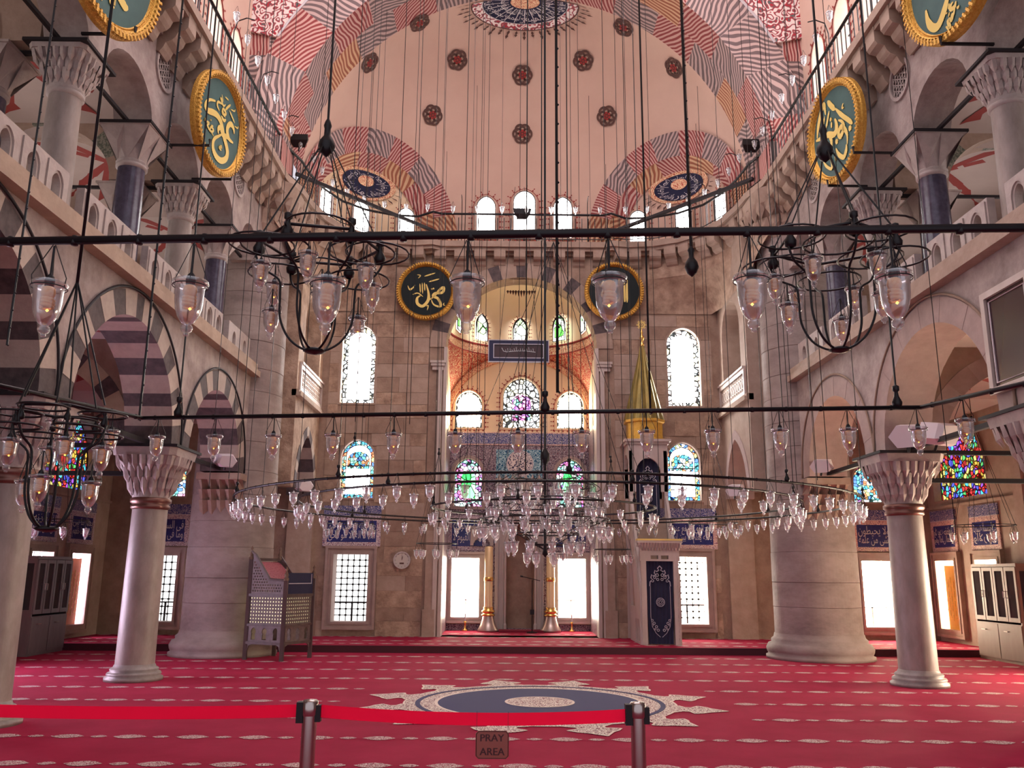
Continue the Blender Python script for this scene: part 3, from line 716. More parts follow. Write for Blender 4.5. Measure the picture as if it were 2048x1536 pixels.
# ---------------- calligraphy tile panels (each hangs on the wall as one panel)
def tile_panel(fr, c, hw, z0, z1, l1, l2, label, frieze=True, redb=False):
    t = root('tile_panel', (0, 0, 0), label, 'tile panel', 'calligraphy tile panels')
    b = .10; zt = z1
    if frieze:
        MB().fbox(fr, c-hw, c+hw, z1-.24, z1, 0, .030).build('frieze_tile', TILEF, t)
        MB().fbox(fr, c-hw, c+hw, z1-.25, z1-.235, 0, .036).build('edge_strip', WHITET, t)
        zt = z1-.25
    MB().slab(fr, [rect(c-hw, c+hw, z0, zt), rect(c-hw+b, c+hw-b, z0+b, zt-b)], 0, .028).build('border_tile', TILER if redb else TILEB, t)
    MB().fbox(fr, c-hw+b, c+hw-b, z0+b, zt-b, 0, .024).build('field_tile', NAVYT, t)
    m2 = MB(); zm = (z0+zt)/2; e = b+.03
    lettering(m2, fr, shape(l1), c-hw+e, c+hw-e, zm-.02, zt-e, .029); lettering(m2, fr, shape(l2), c-hw+e, c+hw-e, z0+e, zm+.02, .029)
    m2.build('lettering', WHITET, t)
    return t
tile_panel(QF, -3.98, .68, 2.17, 3.12, 'بسم الله الرحمن الرحيم', 'الله لا اله الا هو الحى', 'dark calligraphy tile panel above the left grilled window beside the apse')
tile_panel(QF, 3.98, .68, 2.17, 3.12, 'من الذى يشفع عنده الا', 'باذنه يعلم ما بين ايديهم', 'blue and white calligraphy tile panel between minbar and right pier', redb=True)
tile_panel(QF, -8.32, .50, 2.15, 3.12, 'فى السموات', 'وما فى الارض', 'calligraphy tile panel at the end of the left aisle')
tile_panel(QF, 8.38, .50, 2.15, 3.12, 'ولا يحيطون', 'بشى من علمه', 'calligraphy tile panel at the end of the right aisle', redb=True)

# ---------------- side bays between round pier and far wall
for s, sd in ((-1, 'left'), (1, 'right')):
    w = root('wall_left' if s < 0 else 'wall_right', (0, 0, 0), f'short {sd} wall between round pier and far wall with gallery parapet', 'wall', kind='structure')
    fr = SF(s, 4.9); cy = 19.28
    out = [(18.0, .14+3.2)]+arch(.84+.20, 1.28+.22, 16, cy, 3.34)+[(20.4, 3.34), (20.4, 9.4), (18.0, 9.4)]
    MB().slab(fr, [out, archwin(.78, 1.1, 1.9, cy, 6.02, 14)], -.6, 0).build('wall_body', STONE if s < 0 else STONE2, w)
    i0 = arch(.84, 1.28, 30, cy, 3.34); o0 = arch(1.04, 1.50, 30, cy, 3.34)
    mats = (ABD, ABW) if s < 0 else (ARR, ARR)
    for b in range(11):
        p, q = round(b*30/11), round((b+1)*30/11)
        MB().slab(fr, [o0[p:q+1]+list(reversed(i0[p:q+1]))], -.62, .015).build('voussoir', mats[b % 2], w)
    MB().fbox(fr, 20.30, 20.4, .14, 3.34, -.6, 0).build('arch_respond', STONE2, w)
    MB().fbox(fr, 18.0, 20.42, 5.30, 5.38, -.1, .10).fbox(fr, 18.0, 20.42, 5.38, 5.44, -.1, .06).build('gallery_cornice', SAND, w)
    p = MB().slab(fr, [rect(18.2, 20.40, 5.44, 6.05), rect(18.28, 20.32, 5.54, 5.95)], -.06, .04)
    p.fbox(fr, 18.2, 20.42, 6.05, 6.10, -.09, .07); p.build('parapet_frame', MARBLE, w)
    lat = MB()
    if s < 0:
        n = 14; du = 2.04/n
        for i in range(n+1):
            u = 18.28+du*i; lat.fbox(fr, u-.012, u+.012, 5.54, 5.95, -.02, .01)
            for j in range(4):
                v = 5.54+.41*(j+.5)/4
                if i < n: lat.fbox(fr, u+(.0 if (i+j) % 2 else .03), u+du-(.03 if (i+j) % 2 else 0), v-.012, v+.012, -.02, .012)
    else:
        for i in range(12):
            lat.ring(fr, (18.40+i*.165, 5.745), .105, .130, -.02, .01+.002*(i % 2), 18)
            lat.strip(fr, [(18.40+i*.165-.08, 5.54), (18.40+i*.165+.08, 5.95)], .012, -.02, .008)
    lat.build('parapet_lattice', MARBLE, w)
    MB().fbox(fr, 18.28, 20.32, 5.54, 5.95, -.05, -.04).build('parapet_backing', SAND if s < 0 else STONE3, w)

# ================================================================== AISLES AND GALLERIES
for s, sd in ((-1, 'left'), (1, 'right')):
    X = 9.75; fr = (lambda s: (lambda y, z, n: (s*(X-n), y, z)))(s)
    yo = 0
    w = root('wall_left' if s < 0 else 'wall_right', (0, 0, 0), f'outer wall of the {sd} aisle with low windows and tile panels', 'wall', kind='structure')
    wins = ((17.45, .45), (19.2, .45)) if s < 0 else ((18.15, .45), (19.95, .36))
    wins = ((17.55, .42), (19.15, .42)) if s < 0 else ((18.05, .42), (19.75, .42))
    sc = 18.35 if s < 0 else 18.95
    holes = [rect(c-a, c+a, .41, 1.95) for c, a in wins]+[archwin(1.12, .55, 1.7, sc, 3.30, 18)]
    holes += [rect(c-.42, c+.42, .41, 1.95) for c in (12.4, 14.0)]
    MB().slab(fr, [rect(-2, 20.6, 0, 5.35)]+holes, -.6, 0).build('wall_body', STONE2, w)
    gws = (3.8, 7.6, 11.4, 15.0, 18.6)
    MB().slab(fr, [rect(-2, 20.6, 5.35, 9.7)]+[archwin(.42, 1.0, 1.45, c, 6.6, 12) for c in gws], -.6, 0).build('gallery_outer_wall', WALLST, w)
    for i, c in enumerate(gws):
        arch_window(fr, c, .42, 6.6, 1.0, 1.45, f'arched window in the outer wall of the {sd} gallery, number {i+1} from the entrance', inner=DAYG, border=STW, bw=.08, rim=STONE2, bars=False)
    MB().fbox(fr, -2, 20.4, 3.12, 3.18, 0, .05).build('string_course', STONE2, w)
    # blind arch framing the stained lunette
    m2 = MB(); m2.tube([fr(y, z, .03) for y, z in arch(1.22, 1.78, 30, sc, 3.75)], .03, 5); m2.build('arch_moulding', STONE2, w)
    MB().slab(fr, [rect(16.2, 16.5, .0, 5.3)], 0, .25).build('wall_pier', STONE2, w)
    for k, (c, a) in enumerate(wins):
        col_ = ORANGEW if s < 0 else YELLOWW
        if s < 0:
            rect_window(fr, c, a, .41, 1.95, f'left aisle window {"with open orange shutter beside the far corner" if k else "behind the dark bookcase"}', glass=DAYL, grid=(1, 1) if k else (4, 7), shutter=(col_, .0, .86), depth=.15, frame=STONE2)
        else:
            rect_window(fr, c, a, .41, 1.95, f'right aisle window {"with yellow shutter beside the far corner" if k else "above the tan bookcase"}', glass=DAYR, grid=(1, 1), shutter=(col_, .0, .84), depth=.15, frame=STONE2)
        tile_panel(fr, c, .56, 2.14, 3.08, ('الا باذنه', 'يعلم ما بين', 'كرسيه السموات', 'ولا يوده حفظهما')[k+(2 if s > 0 else 0)], ('من الذى يشفع', 'ايديهم وما خلفهم', 'والارض', 'وهو العلى العظيم')[k+(2 if s > 0 else 0)],
                   f'calligraphy tile panel over the {sd} aisle window {"next to the far corner" if k else "by the bookcase"}', redb=s > 0)
    for c in (12.4, 14.0):
        rect_window(fr, c, .42, .41, 1.95, f'{sd} aisle window {"nearer" if c < 13 else "further"} bay hidden behind the columns', glass=DAYL if s < 0 else DAYR, grid=(1, 1), frame=STONE2)
    w2 = arch_window(fr, sc, 1.12, 3.30, .55, 1.7, f'large many-coloured stained glass lunette high in the {sd} aisle', inner=STR, border=STR, bw=.14, depth=.2, bars=False, lead=IRONB)
    m3 = MB()
    rnd = random.Random(5)
    for i in range(26):                                            # curling leads of the lunette
        y = sc+rnd.uniform(-.9, .9); z = 3.5+rnd.uniform(0, 1.0); r = rnd.uniform(.07, .16)
        m3.tube([fr(y+r*cos(t), z+r*.8*sin(t), -.17) for t in [pi*1.4*k/8 for k in range(9)]], .009, 4)
    m3.build('curling_leads', GOLD, w2)
    # transverse arches over aisle, vault with painted red chevrons
    for y in (9.5, 13.3):
        FT = lambda a, b, c, y=y, s=s: (s*a, y-c, b)
        t = root('trim_1', (0, 0, 0), f'striped cross arch over the {sd} aisle at the {"far" if y > 10 else "near"} column', 'arch', kind='structure')
        out = [(6.2, 3.5)]+arch(1.52, 1.35, 20, 7.95, 3.5)+[(9.75, 3.5), (9.75, 5.35), (6.2, 5.35)]
        MB().slab(FT, [out], -.28, .28).build('arch_wall', STONE2, t)
        a0 = arch(1.50, 1.33, 36, 7.95, 3.5); b0 = arch(1.80, 1.64, 36, 7.95, 3.5)
        for b in range(13):
            p, q = round(b*36/13), round((b+1)*36/13)
            MB().slab(FT, [b0[p:q+1]+list(reversed(a0[p:q+1]))], -.31, .31).build('voussoir', ((ABD, ABC) if s < 0 else (ARR, ARR2))[b % 2], t)
        t = root('trim_2', (0, 0, 0), f'cross arch with green breccia stones inside the {sd} gallery at the {"far" if y > 10 else "near"} pale column', 'arch', kind='structure')
        MB().slab(FT, [[(6.1, 7.9)]+arch(1.25, 1.0, 16, 8.2, 7.9)+[(9.75, 7.9), (9.75, 9.6), (6.1, 9.6)]], -.22, .22).build('arch_wall', STONE2, t)
        a0 = arch(1.23, .98, 24, 8.2, 7.9); b0 = arch(1.58, 1.32, 24, 8.2, 7.9)
        for b in range(7): MB().slab(FT, [b0[b*24//7:(b+1)*24//7+1]+list(reversed(a0[b*24//7:(b+1)*24//7+1]))], -.25, .25).build('voussoir', (STONE2, GREENST)[b % 2], t)
    for (z, mat_, nm, z0) in ((5.28, VAULTP, 'aisle', 0), (9.15, VAULTP, 'gallery', 1)):
        c = root('ceiling', (0, 0, 0), f'painted vault over the {sd} {nm} with red chevron bands', 'ceiling', kind='structure')
        vb = MB()
        for y0, y1 in ((-2, 5.7), (5.7, 9.5), (9.5, 13.3), (13.3, 16.6), (16.6, 20.4)):
            nn = 8; g = []
            hz = .24 if z0 == 0 else .40
            P = lambda i, j: (s*(6.2+3.55*i/nn), y0+(y1-y0)*j/nn, z-hz+hz*sqrt(max(0, 1-max(abs(2*i/nn-1), abs(2*j/nn-1))**2))+.02)
            o = len(vb.v); vb.add([P(i, j) for j in range(nn+1) for i in range(nn+1)], [(j*(nn+1)+i, j*(nn+1)+i+1, (j+1)*(nn+1)+i+1, (j+1)*(nn+1)+i) for j in range(nn) for i in range(nn)])
            rb = MB()
            for (x0, yy0, x1, yy1) in ((.5, .5, .06, .06), (.5, .5, .94, .06), (.5, .5, .06, .94), (.5, .5, .94, .94), (.5, .5, .3, .05), (.5, .5, .7, .05), (.5, .5, .3, .95), (.5, .5, .7, .95)):
                pts = []
                for k in range(9):
                    a, b = x0+(x1-x0)*k/8, yy0+(yy1-yy0)*k/8
                    pts.append(V((s*(6.2+3.55*a), y0+(y1-y0)*b, z-hz+hz*sqrt(max(0, 1-max(abs(2*a-1), abs(2*b-1))**2))+.012)))
                for k in range(8):
                    d = (pts[k+1]-pts[k]); sdv = V((-d.y, d.x, 0)).normalized()*.15; f0, f1 = .35+.65*k/8, .35+.65*(k+1)/8
                    rb.add([pts[k]-sdv*f0, pts[k]+sdv*f0, pts[k+1]+sdv*f1, pts[k+1]-sdv*f1], [(0, 1, 2, 3)])
            rb.build('red_chevron', REDV, c)
        vb.build('vault', mat_, c, True)
    g = root('floor', (0, 0, 0), f'{sd} gallery floor slab', 'floor', kind='structure')
    MB().box(*sorted((s*6.1, s*9.8)), -2, 20.4, 5.32, 5.45).build('slab', STONE2, g)

# ================================================================== UPPER CORNICE, CORBELS, RAILING
Rp = [(5.0, -2), (5.0, 16.55), (4.82, 17.2), (4.76, 17.9), (4.62, 18.6), (4.32, 19.25), (3.85, 19.72), (3.25, 20.0), (2.65, 20.08), (2.25, 20.0), (2.05, 20.12)]
path = [(-x, y) for x, y in Rp]+list(reversed(Rp))                   # inner edge of the ledge, left to right
def offs(P, d):
    out = []
    for i, p in enumerate(P):
        a = V(P[max(i-1, 0)]).to_2d(); b = V(P[min(i+1, len(P)-1)]).to_2d(); t = (b-a).normalized(); out.append((p[0]-t.y*d, p[1]+t.x*d))
    return out
cor = root('trim_3', (0, 0, 0), 'projecting stone cornice running round the hall under the iron railing', 'cornice', kind='structure')
for nm, d, z0, z1, m in (('cornice_slab', 0, 9.60, 9.75, STONE2), ('cornice_moulding', .07, 9.52, 9.60, STONE2), ('cornice_bed', .20, 9.44, 9.53, STONE)):
    P = offs(path, d)
    outer = [(8.2, -2), (8.2, 24), (-8.2, 24), (-8.2, -2)]
    MB().slab(lambda a, b, c: (a, b, c), [P+outer], z0, z1).build(nm, m, cor)
# frieze wall behind the corbels in the half dome, and the curved squinches that bring the flat walls out to it
PI_ = offs(path[1:-1], .34)
fz = MB(); top = [V((x, y, 9.5)) for x, y in PI_]; mid = [V((x, y, 8.85)) for x, y in PI_]
fz.add(top+mid, [(i, i+1, len(top)+i+1, len(top)+i) for i in range(len(top)-1)]); fz.build('corbel_frieze', STONE, cor)
for s, sd in ((-1, 'left'), (1, 'right')):
    T = [V((s*(x+.34*0), y, 0)) for x, y in Rp[2:]]
    PT = [p for p in PI_ if (p[0]*s > 1.7)]; PT = PT if s < 0 else list(reversed(PT))
    n = len(PT); bot = []
    L1, L2 = 20.38-17.2, 4.88-2.1
    for i in range(n):
        q = i/(n-1)*(L1+L2); bot.append((s*4.88, 17.2+q) if q < L1 else (s*(4.88-(q-L1)), 20.38))
    rows = []; K = 10
    for k in range(K+1):
        f = k/K; e = f**1.6
        rows.append([(bot[i][0]*(1-e)+PT[i][0]*e, bot[i][1]*(1-e)+PT[i][1]*e, 7.95+.91*f) for i in range(n)])
    m2 = MB(); m2.add([p for r in rows for p in r], [(k*n+i, k*n+i+1, (k+1)*n+i+1, (k+1)*n+i) for k in range(K) for i in range(n-1)])
    m2.build('squinch', STONE, cor, True)
def corbel_mesh():
    mb = MB(); prof = [(0, 0), (-.05, -.02), (-.10, .05), (-.13, .13), (-.22, .17), (-.27, .22), (-.30, .30), (-.40, .33), (-.44, .38), (-.44, .62), (0, .62)]
    mb.slab(lambda a, b, c: (c, a, b), [list(reversed(prof))], -.145, .145)
    return mb.mesh('corbel', STONE2)
CM = corbel_mesh()
def along(P, step, start=0):
    out = []; d = start
    for i in range(len(P)-1):
        a, b = V((*P[i], 0)), V((*P[i+1], 0)); L = (b-a).length
        while d <= L:
            t = (b-a).normalized(); out.append((a+t*d, t)); d += step
        d -= L
    return out
for p, t in along(offs(path, .50), .50, .2):
    if p.y < 2: continue
    n = V((t.y, -t.x, 0))                                          # towards the hall
    o = inst('corbel', CM, cor, (p.x, p.y, 8.98), atan2(n.y, n.x)+pi/2)
# iron railing
rail = root('railing', (0, 0, 9.75), 'black iron railing along the cornice ledge below the dome windows', 'railing')
RP = offs(path, .10); hr = MB()
hr.tube([(x, y, .66+(.10 if abs(abs(x)-2.1) < .25 else 0)) for x, y in RP], .030, 6); hr.build('handrail', IRON, rail, True)
MB().tube([(x, y, .10) for x, y in RP], .012, 4).build('bottom_rail', IRON, rail)
BAL = MB().tube([(0, 0, 0), (0, 0, .66)], .0105, 5).mesh('baluster', IRON)
for k, (p, t) in enumerate(along(RP, .165, .1)):
    if p.y > 6.5: inst('baluster', BAL, rail, (p.x, p.y, 0))
for k, (p, t) in enumerate(along(RP, 1.6, .6)):
    if p.y > 8:
        n = V((-t.y, t.x, 0)); MB().tube([p, p+V((0, 0, .9)), p+V((0, 0, 1.1))+n*-.05, p+V((0, 0, 1.16))-n*.2, p+V((0, 0, 1.12))-n*.34], .011, 5).build('lamp_bracket', IRON, rail)

# ================================================================== HALF DOME
ec, er = V((0, 17.7, 9.75)), V((5.1, 3.0, 5.2))
def EP(x, z): 
    q = 1-(x/er.x)**2-((z-ec.z)/er.z)**2; return V((x, ec.y+er.y*sqrt(max(q, 0)), z))
def EN(p): return -V(((p.x-ec.x)/er.x**2, (p.y-ec.y)/er.y**2, (p.z-ec.z)/er.z**2)).normalized()
EXA, EXH = 1.80, 2.05
def exframe(s):
    A, B = V((s*4.9, 18.0, 9.75)), V((s*1.98, 20.4, 9.75)); M = (A+B)/2; t = (B-A).normalized(); n = V((-t.y*-1, 0, 0))
    n = V((t.y, -t.x, 0)); n = n if n.y > 0 else -n
    return M, t, n
EX = {s: exframe(s) for s in (-1, 1)}
def ell_hit(M, t, n, a, h):
    """depth along n from the plane point (a, h) to the ellipsoid"""
    o = M+t*a+V((0, 0, h)); o2 = V(((o.x-ec.x)/er.x, (o.y-ec.y)/er.y, (o.z-ec.z)/er.z)); d2 = V((n.x/er.x, n.y/er.y, 0))
    A, B, C = d2.dot(d2), 2*o2.dot(d2), o2.dot(o2)-1; D = B*B-4*A*C
    return 0 if D < 0 else (-B+sqrt(D))/(2*A)
hd = root('ceiling', (0, 0, 0), 'great peach plastered half dome over the far end', 'half dome', kind='structure')
mb = MB(); NU, NV = 96, 48
vs = []; fs = []
for j in range(NV+1):
    for i in range(NU+1):
        a = pi*i/NU; b = pi/2*j/NV                                   # a round the rim circle, b depth
        vs.append((ec.x-er.x*cos(a)*cos(b) if False else ec.x-er.x*cos(a)*cos(b), ec.y+er.y*sin(b), ec.z+er.z*sin(a)*cos(b)))
for j in range(NV):
    for i in range(NU):
        q = (j*(NU+1)+i, j*(NU+1)+i+1, (j+1)*(NU+1)+i+1, (j+1)*(NU+1)+i); c = V((0, 0, 0))
        for k in q: c += V(vs[k])/4
        cut = False
        for s in (-1, 1):
            M, t, n = EX[s]; d = c-M; a, h, e = d.dot(t), d.z, d.dot(n)
            if e > -.2 and (a/(EXA+.0))**2+(h/(EXH+.0))**2 < 1: cut = True
        if not cut: fs.append(q)
mb.add(vs, fs); mb.build('dome_shell', PLASTER, hd, True)
def patch(name, fn, ns, nt, mat, parent, L, Wd, ang):
    vs = [fn(i/ns, j/nt) for j in range(nt+1) for i in range(ns+1)]
    fs = [(j*(ns+1)+i, j*(ns+1)+i+1, (j+1)*(ns+1)+i+1, (j+1)*(ns+1)+i) for j in range(nt) for i in range(ns)]
    me = bpy.data.meshes.new(name); me.from_pydata([tuple(v) for v in vs], [], fs); me.materials.append(mat)
    uv = me.uv_layers.new(name='uv'); ca, sa = cos(ang), sin(ang); ox = random.uniform(0, 20); oy = random.uniform(0, 20)
    for l in me.loops:
        i, j = l.vertex_index % (ns+1), l.vertex_index//(ns+1); u, v = i/ns*L, j/nt*Wd
        uv.data[l.index].uv = (ox+u*ca-v*sa, oy+u*sa+v*ca)
    o = bpy.data.objects.new(name, me); COL.objects.link(o); o.parent = parent
    return o
# exedrae: painted ring on the dome face, scooped shell behind
for s, sd in ((-1, 'left'), (1, 'right')):
    M, t, n = EX[s]
    ex = root('ceiling', (0, 0, 0), f'small half dome in the {sd} corner under a painted marble arch', 'half dome', kind='structure')
    def onell(a, h, off=0):
        d = ell_hit(M, t, n, a, h); p = M+t*a+V((0, 0, h))+n*d; return p+EN(p)*off
    NB = 9
    for b in range(NB):
        def fn(u, v, b=b):
            th = pi*(b+u)/NB; r = .965+v*.275
            return onell(-cos(th)*EXA*r, sin(th)*EXH*r, .035)
        patch('painted_voussoir', fn, 6, 3, (WAVEG, WAVER, WAVEG, WAVER)[b % 4] if b not in (0, 8) else WAVEO, ex, 1.0, .5, (b*1.3) % 3)
    vs = []; NT, NR = 40, 14
    for k in range(NR+1):
        rho = 1-k/NR
        for i in range(NT+1):
            th = pi*i/NT; a, h = -cos(th)*EXA, sin(th)*EXH; dE = max(0, ell_hit(M, t, n, a, h))
            dep = (dE+.02)*rho+.55*(1-rho)+.62*sqrt(max(0, 1-rho**2.6))
            vs.append(M+t*a*rho+V((0, 0, h*rho))+n*dep)
    m2 = MB().add(vs, [(k*(NT+1)+i, k*(NT+1)+i+1, (k+1)*(NT+1)+i+1, (k+1)*(NT+1)+i) for k in range(NR) for i in range(NT)])
    m2.build('shell', CREAM if s < 0 else PLASTER, ex, True)
    # band of the painted arch soffit
    def shell(a, h):                                                 # point of the shell at plane coordinates
        rho = min(.999, sqrt((a/EXA)**2+(h/EXH)**2)); th = atan2(h/EXH, a/EXA); dE = max(0, ell_hit(M, t, n, cos(th)*EXA, sin(th)*EXH))
        return M+t*a+V((0, 0, h))+n*((dE+.02)*rho+.55*(1-rho)+.62*sqrt(max(0, 1-rho**2.6)))
    for b in range(7):
        def fn(u, v, b=b):
            th = pi*(b+u)/7; r = 1.0-v*.14; p = shell(-cos(th)*EXA*r, sin(th)*EXH*r); return p-n*.03-V((0, 0, .03))
        patch('painted_soffit', fn, 5, 2, (WAVEO, WAVER)[b % 2], ex, .8, .4, b*.9)
    # script medallion near the crown, painted, half shown
    def SF2(off): return lambda a, b, c: tuple(shell(a, b)-n*(off+c)-V((0, 0, (off+c)*.6)))
    mcx, mcz = 0, 1.42; g = SF2(.04)
    m2 = MB()
    def fan(mb, f, a0, r, ry, z0, mm, nn=40, k=5):
        o = [(0, 0)]
        vs = [f(a0, z0, 0)]; fs = []
        for j in range(1, k+1):
            for i in range(nn): vs.append(f(a0+r*j/k*cos(2*pi*i/nn), z0+ry*j/k*sin(2*pi*i/nn), 0))
        for i in range(nn): fs.append((0, 1+i, 1+(i+1) % nn))
        for j in range(k-1):
            for i in range(nn): fs.append((1+j*nn+i, 1+(j+1)*nn+i, 1+(j+1)*nn+(i+1) % nn, 1+j*nn+(i+1) % nn))
        mb.add(vs, fs, mm)
    f1 = MB(); fan(f1, SF2(.035), 0, .80, .36, mcz-.02, 0); f1.build('medallion_ring', BANDR, ex)
    f2 = MB(); fan(f2, SF2(.05), 0, .66, .29, mcz-.02, 0); f2.build('medallion_script_field', MEDN, ex)
    ml = MB(); g = SF2(.058)
    for k in range(8):
        a0 = 2*pi*k/8; pol = lambda a, b, c: g(b*.66*sin(a), mcz-.02+b*.29*cos(a), c)
        lettering(ml, pol, shape(('بسم الله', 'الرحمن', 'الرحيم', 'والارض', 'نور', 'السموات', 'مصباح', 'زجاجة')[k]), a0-.36, a0+.36, .95, .48, 0)
    ml.build('medallion_script', WHITET, ex)
    f3 = MB(); fan(f3, SF2(.065), 0, .22, .12, mcz+.06, 0, 20, 3); f3.build('medallion_heart', BANDR, ex)
    m2 = MB(); F = SF2(.04)
    for k in range(17):
        th = pi+pi*(k+.5)/17; a, b = .84*cos(th), mcz-.02+.40*sin(th); dx, dz = cos(th)*.12, sin(th)*.12
        m2.add([F(a-.03, b, 0), F(a+dx*.6+.035, b+dz*.6, 0), F(a+dx*1.4, b+dz*1.4, 0), F(a+dx*.6-.035, b+dz*.6, 0)], [(0, 1, 2, 3)])
    m2.build('medallion_tassels', INK, ex)
    # three windows of the exedra
    for k, th in enumerate((.78, .50, .22)):
        a = -cos(pi*th)*EXA*.86; off = -.0
        p0 = shell(a, .12); hh = .98; p1 = shell(a*.99, .5)
        e = .02; tg = (shell(a+e, .5)-shell(a-e, .5)).normalized()
        if (tg.cross(V((0, 0, 1)))).y > 0: tg = -tg
        nn = tg.cross(V((0, 0, 1))); p0 = V((min(p0.x, p1.x) if nn.x > 0 else max(p0.x, p1.x), min(p0.y, p1.y), 9.80)) if False else V((p1.x, p1.y, 9.80))+nn*.04
        fr = (lambda p0, tg, nn: (lambda u, v, w: tuple(p0+tg*u+V((0, 0, 1))*v+nn*(w+.12))))(p0, tg, nn)
        w = arch_window(fr, 0, .215, 0, .68, .92, f'{("outer", "middle", "inner")[k]} of three bright arched windows in the {sd} corner half dome', inner=DAY, border=DAYS, bw=.045, depth=.0, bars=False, lead=IRONB)
        MB().slab(fr, [archwin(.25, .68, .965, 0, -.03, 14), archwin(.215, .68, .92, 0, 0, 14)], -.2, .025).build('window_frame', PLASTER, w)
        m3 = MB()
        for j in range(1, 5): m3.fbox(fr, -.2, .2, j*.18-.005, j*.18+.005, .005, .015)
        for u in (-.07, .07): m3.fbox(fr, u-.004, u+.004, 0, .75, .005, .015)
        m3.build('glazing_bars', IRONB, w)
        m4 = MB(); P = archwin(.30, .68, 1.02, 0, -.06, 20)
        L = sum(math.dist(P[i], P[(i+1) % len(P)]) for i in range(len(P))); st = L/22; acc = 0
        for i in range(len(P)):
            a_, b_ = P[i], P[(i+1) % len(P)]; l = math.dist(a_, b_)
            while acc < l:
                x, z = a_[0]+(b_[0]-a_[0])*acc/l, a_[1]+(b_[1]-a_[1])*acc/l; ox, oz = (b_[1]-a_[1])/l, -(b_[0]-a_[0])/l
                for (r0, r1, wd) in ((0, .045, .028), (.05, .10, .018)):
                    m4.add([fr(x+ox*r0, z+oz*r0, .0), fr(x+ox*(r0+r1)/2-oz*wd, z+oz*(r0+r1)/2+ox*wd, .0), fr(x+ox*r1, z+oz*r1, .0), fr(x+ox*(r0+r1)/2+oz*wd, z+oz*(r0+r1)/2-ox*wd, .0)], [(0, 1, 2, 3)])
                acc += st
            acc -= l
        m4.build('painted_cresting', REDP, w)['kind'] = 'stuff'

def cresting(fr, a, hs, ht, z0, n, parent, off=.07, size=1.0, mat=REDP, bottom=True):
    m4 = MB(); P = archwin(a+off, hs, ht+off*1.3, 0, z0-off, 24)
    if not bottom: pass
    L = sum(math.dist(P[i], P[(i+1) % len(P)]) for i in range(len(P))); st = L/n; acc = 0
    for i in range(len(P)):
        a_, b_ = P[i], P[(i+1) % len(P)]; l = math.dist(a_, b_)
        while acc < l:
            x, z = a_[0]+(b_[0]-a_[0])*acc/l, a_[1]+(b_[1]-a_[1])*acc/l; ox, oz = (b_[1]-a_[1])/l, -(b_[0]-a_[0])/l
            for (r0, r1, wd) in ((0, .055, .03), (.06, .12, .018)):
                r0, r1, wd = r0*size, r1*size, wd*size
                m4.add([fr(x+ox*r0, z+oz*r0, .012), fr(x+ox*(r0+r1)/2-oz*wd, z+oz*(r0+r1)/2+ox*wd, .012), fr(x+ox*r1, z+oz*r1, .012), fr(x+ox*(r0+r1)/2+oz*wd, z+oz*(r0+r1)/2-ox*wd, .012)], [(0, 1, 2, 3)])
            acc += st
        acc -= l
    m4.tube([fr(x, z, .01) for x, z in P], .008*size, 4, closed=True)
    o = m4.build('painted_cresting', mat, parent); o['kind'] = 'stuff'; return o
# windows at the foot of the great half dome
for x, h, lb in ((-.93, 1.12, 'left'), (.06, 1.28, 'middle and tallest'), (1.05, 1.12, 'right')):
    fr = FR((x, 20.45, 9.98), (1, 0, 0))
    w = arch_window(fr, 0, .24 if h < 1.2 else .28, 0, h-.30, h, f'{lb} of the three bright windows at the foot of the great half dome', inner=DAY, border=DAY, bw=.05, depth=0, bars=False)
    MB().slab(fr, [archwin(.28 if h < 1.2 else .32, h-.30, h+.05, 0, -.03, 14), archwin(.24 if h < 1.2 else .28, h-.30, h, 0, 0, 14)], -.35, .02).build('window_frame', PLASTER, w)
    cresting(fr, .27 if h < 1.2 else .31, h-.30, h+.04, 0, 24, w)
# painted rosettes and crown medallion
def DF(cx, cz, off):
    """local frame on the dome surface for flat painted ornament"""
    p = EP(cx, cz); n = EN(p); r = V((0, 0, 1)).cross(n); r = -r.normalized() if r.x > 0 else r.normalized(); r = -r if r.x < 0 else r
    u = n.cross(r); u = u if u.z > 0 else -u
    return lambda a, b, c: tuple(p+r*a+u*b+n*(off+c))
for k, (x, z, lb) in enumerate(((-3.67, 13.33, 'outermost left'), (-2.5, 14.28, 'upper left by the rim'), (-1.67, 14.11, 'left of the crown medallion'), (-2.31, 12.94, 'lower left'), (-.03, 13.98, 'upper middle'), (-.01, 12.73, 'lower middle'),
                            (1.49, 14.15, 'right of the crown medallion'), (2.14, 12.99, 'lower right'), (2.36, 14.34, 'upper right by the rim'), (3.57, 13.39, 'outermost right'))):
    fr = DF(x, z, .03); o = root('painted_rosette', (0, 0, 0), f'painted interlaced rosette on the half dome, {lb}', 'painting', 'rosettes painted on the half dome')
    m2 = MB()
    for j in range(6):
        t = 2*pi*j/6; m2.ring(fr, (.12*cos(t), .12*sin(t)), .095, .145, 0, .004+.002*(j % 2), 18)
    m2.build('interlaced_ring', INK, o)
    m3 = MB()
    for j in range(6):
        t = 2*pi*(j+.5)/6; m3.disc(fr, (.075*cos(t), .075*sin(t)), .034, .005, .009, 10)
    m3.disc(fr, (0, 0), .03, .005, .01, 10); m3.build('red_petals', REDP, o)
    MB().disc(fr, (0, 0), .135, .0, .003, 24).build('rosette_field', principled('rosette_ground', (.62, .46, .33), .9) if k == 0 else bpy.data.materials['rosette_ground'], o)
cmz = V((0.0, 18.0, 0)); CX, CZ, CR = 0.03, 15.05-.05, 1.42
o = root('crown_medallion', (0, 0, 0), 'round painted medallion of blue and white script at the crown of the half dome', 'painting')
